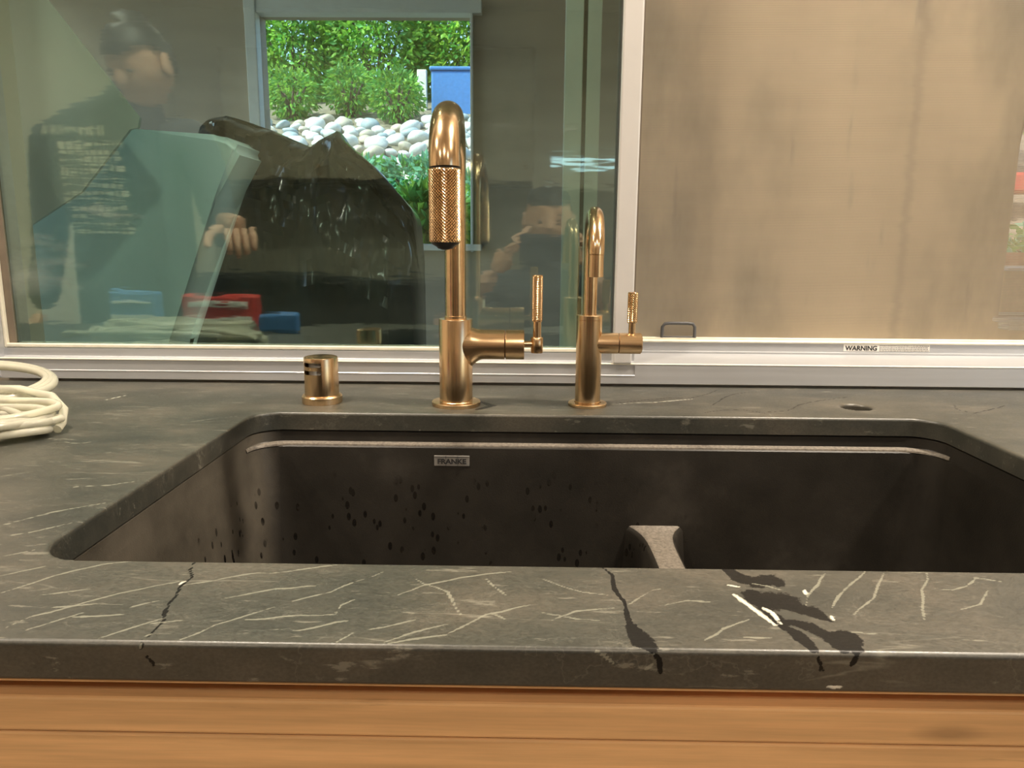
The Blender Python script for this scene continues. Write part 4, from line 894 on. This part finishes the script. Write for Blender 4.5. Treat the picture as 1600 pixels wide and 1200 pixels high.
def hand(parent, wrist, d, palm_n, side, name='hand', curl=.9):
    """palm + five unequal fingers; d = direction of fingers, palm_n = direction the palm faces, side = towards the thumb"""
    w = Vector(wrist); d = Vector(d).normalized(); pn = Vector(palm_n).normalized(); sd = Vector(side).normalized()
    J = [(*w, .020, .026)]; E = []; c = w + d * .045; J.append((*c, .014, .036)); E.append((0, 1)); c2 = w + d * .078; J.append((*c2, .011, .037)); E.append((1, 2))
    o = skin_body('palm', J, E, M_SKIN, parent, 2)
    for k, (off, L) in enumerate(((.028, .070), (.010, .080), (-.009, .074), (-.027, .058))):
        p = w + d * .080 + sd * off; q = [p]; a = 0; dd = d
        for s_, seg in enumerate((.45, .32, .25)):
            a += curl * (.5, .8, .6)[s_]; q.append(q[-1] + (d * math.cos(a) + pn * math.sin(a)) * L * seg)
        skin_body('finger', [(*v, r) for v, r in zip(q, (.0095, .0088, .008, .007))], [(0, 1), (1, 2), (2, 3)], M_SKIN, parent, 2)
    p = w + d * .025 + sd * .030; q = [p, p + (d * .5 + sd * .8 + pn * .3).normalized() * .035, p + (d * .7 + sd * .8 + pn * .5).normalized() * .062]
    q.append(q[-1] + (d * .9 + sd * .1 + pn * .6).normalized() * .024)
    skin_body('thumb', [(*v, r) for v, r in zip(q, (.012, .011, .0095, .008))], [(0, 1), (1, 2), (2, 3)], M_SKIN, parent, 2)

# photographer, crouching behind the camera
pp = thing('person', 'person in a charcoal shirt crouching and photographing, mirrored beside the small faucet', 'person', (.05, -.62, 0))
J = [(.05, .0, .52, .14, .12), (.05, .08, .72, .13, .10), (.06, .17, .93, .155, .095), (.068, .215, 1.03, .06, .055), (.072, .235, 1.09, .052),
     (.235, .18, .985, .058), (.33, .33, .83, .042), (.22, .50, 1.005, .033), (-.115, .18, .985, .058), (-.27, .32, .84, .042), (-.155, .50, 1.03, .033),
     (.17, .02, .50, .09), (.21, .38, .58, .065), (.20, .14, .10, .045), (.20, .16, .05, .04), (.20, .30, .035, .035), (-.07, .02, .50, .09), (-.10, .36, .50, .065), (-.10, .08, .12, .045), (-.10, .10, .05, .04), (-.10, .25, .035, .035)]
J = [(a - .05,) + tuple(r) for a, *r in J]
E_ = [(0, 1), (1, 2), (2, 3), (3, 4), (2, 5), (5, 6), (6, 7), (2, 8), (8, 9), (9, 10), (0, 11), (11, 12), (12, 13), (13, 14), (14, 15), (0, 16), (16, 17), (17, 18), (18, 19), (19, 20)]
skin_body('body', J, E_, M_SHIRT, pp)
head(pp, (.030, .262, 1.195 + .0), 0, -.10)
def forearm(parent, a, b, m): skin_body('forearm', [(*a, .040), (*((Vector(a) + Vector(b)) / 2), .036), (*b, .026)], [(0, 1), (1, 2)], m, parent, 2)
forearm(pp, (.28, .34, .835), (.150, .535, 1.02), M_SKIN); forearm(pp, (-.32, .33, .845), (-.135, .535, 1.025), M_SKIN)
hand(pp, (.150, .54, 1.02), (-.25, .25, .9), (-.5, -.1, .3), (-.2, -.9, .2)); hand(pp, (-.135, .54, 1.025), (.45, .25, .8), (.5, -.1, .3), (.2, -.9, .2))
ph = thing('phone', 'dark phone held sideways by the crouching photographer, mirrored in the glass', 'phone', (.062, -.008, 1.098))
box('phone_body', -.073, .073, -.0038, .0038, -.0355, .0355, M_SHIRT, ph, .003)
bm = bmesh.new()
for x, z in ((-.045, .018), (-.045, -.004)): lathe(bm, [(.007, .003), (.007, .0048), (0, .0048)], 20, 'Y', (x, 0, z), cap=False)
from_bm('lens', bm, M_INK, ph, True)
# second person, close to the counter, head bowed, printed shirt
p2 = thing('person', 'person in dark printed T-shirt, head bowed, mirrored at the left of the window', 'person', (-1.10, -.02, 0))
J = [(0, 0, .95, .15, .11), (0, .02, 1.15, .15, .10), (.0, .04, 1.36, .175, .10), (.06, .07, 1.47, .066), (.10, .10, 1.53, .056),
     (.20, .03, 1.40, .064), (.25, .02, 1.17, .050), (.34, .20, 1.13, .040), (-.20, .03, 1.38, .064), (-.27, -.04, 1.12, .048), (-.24, .08, .93, .040),
     (.09, 0, .90, .095), (.10, .02, .50, .065), (.10, -.02, .10, .045), (.10, 0, .05, .04), (.10, .14, .035, .036), (-.09, 0, .90, .095), (-.11, .04, .50, .065), (-.11, .0, .10, .045), (-.11, .02, .05, .04), (-.12, .16, .035, .036)]
sb = skin_body('body', J, E_, M_SHIRT, p2); hd = head(p2, (.118, .14, 1.555), .30, -.45, .92)
forearm(p2, (.27, .05, 1.16), (.40, .30, 1.15), M_SKIN); hand(p2, (.40, .305, 1.15), (.4, .8, -.1), (0, 0, -1), (-.8, .4, 0)); hand(p2, (-.24, .09, .92), (0, .3, -1), (1, 0, 0), (0, 1, 0))
def on_chest(o):
    """lay the print on the shirt front"""
    me = o.data; mw = o.matrix_basis; inv = mw.inverted()
    from mathutils.bvhtree import BVHTree
    bv = BVHTree.FromPolygons([v.co for v in sb.data.vertices], [p.vertices[:] for p in sb.data.polygons])
    for v in me.vertices:
        p = mw @ v.co; h = bv.ray_cast(Vector((p.x, .6, p.z)), Vector((0, -1, 0)))[0]
        if h is not None: p.y = h.y + .0015
        v.co = inv @ p
on_chest(text_obj('lettering', 'IHH', .042, (.005, .2, 1.385), (PI / 2, 0, PI), M_INKP, p2, depth=0, bold=.0012))
on_chest(text_obj('lettering', 'UMNUB IA', .026, (-.065, .2, 1.395), (PI / 2, 0, PI), M_INKP, p2, depth=0))
bm = bmesh.new(); random.seed(5)
for k in range(12):
    x = -.13
    while x < .04:
        w = random.uniform(.008, .024)
        for q in range(3):
            a, b_ = x + w * q / 3, x + w * (q + 1) / 3; z0_ = 1.355 - k * .020
            bm.faces.new([bm.verts.new(p) for p in ((a, .2, z0_), (b_, .2, z0_), (b_, .2, z0_ + .008), (a, .2, z0_ + .008))])
        x += w + .005
on_chest(from_bm('small_print', bm, M_INKP, p2))
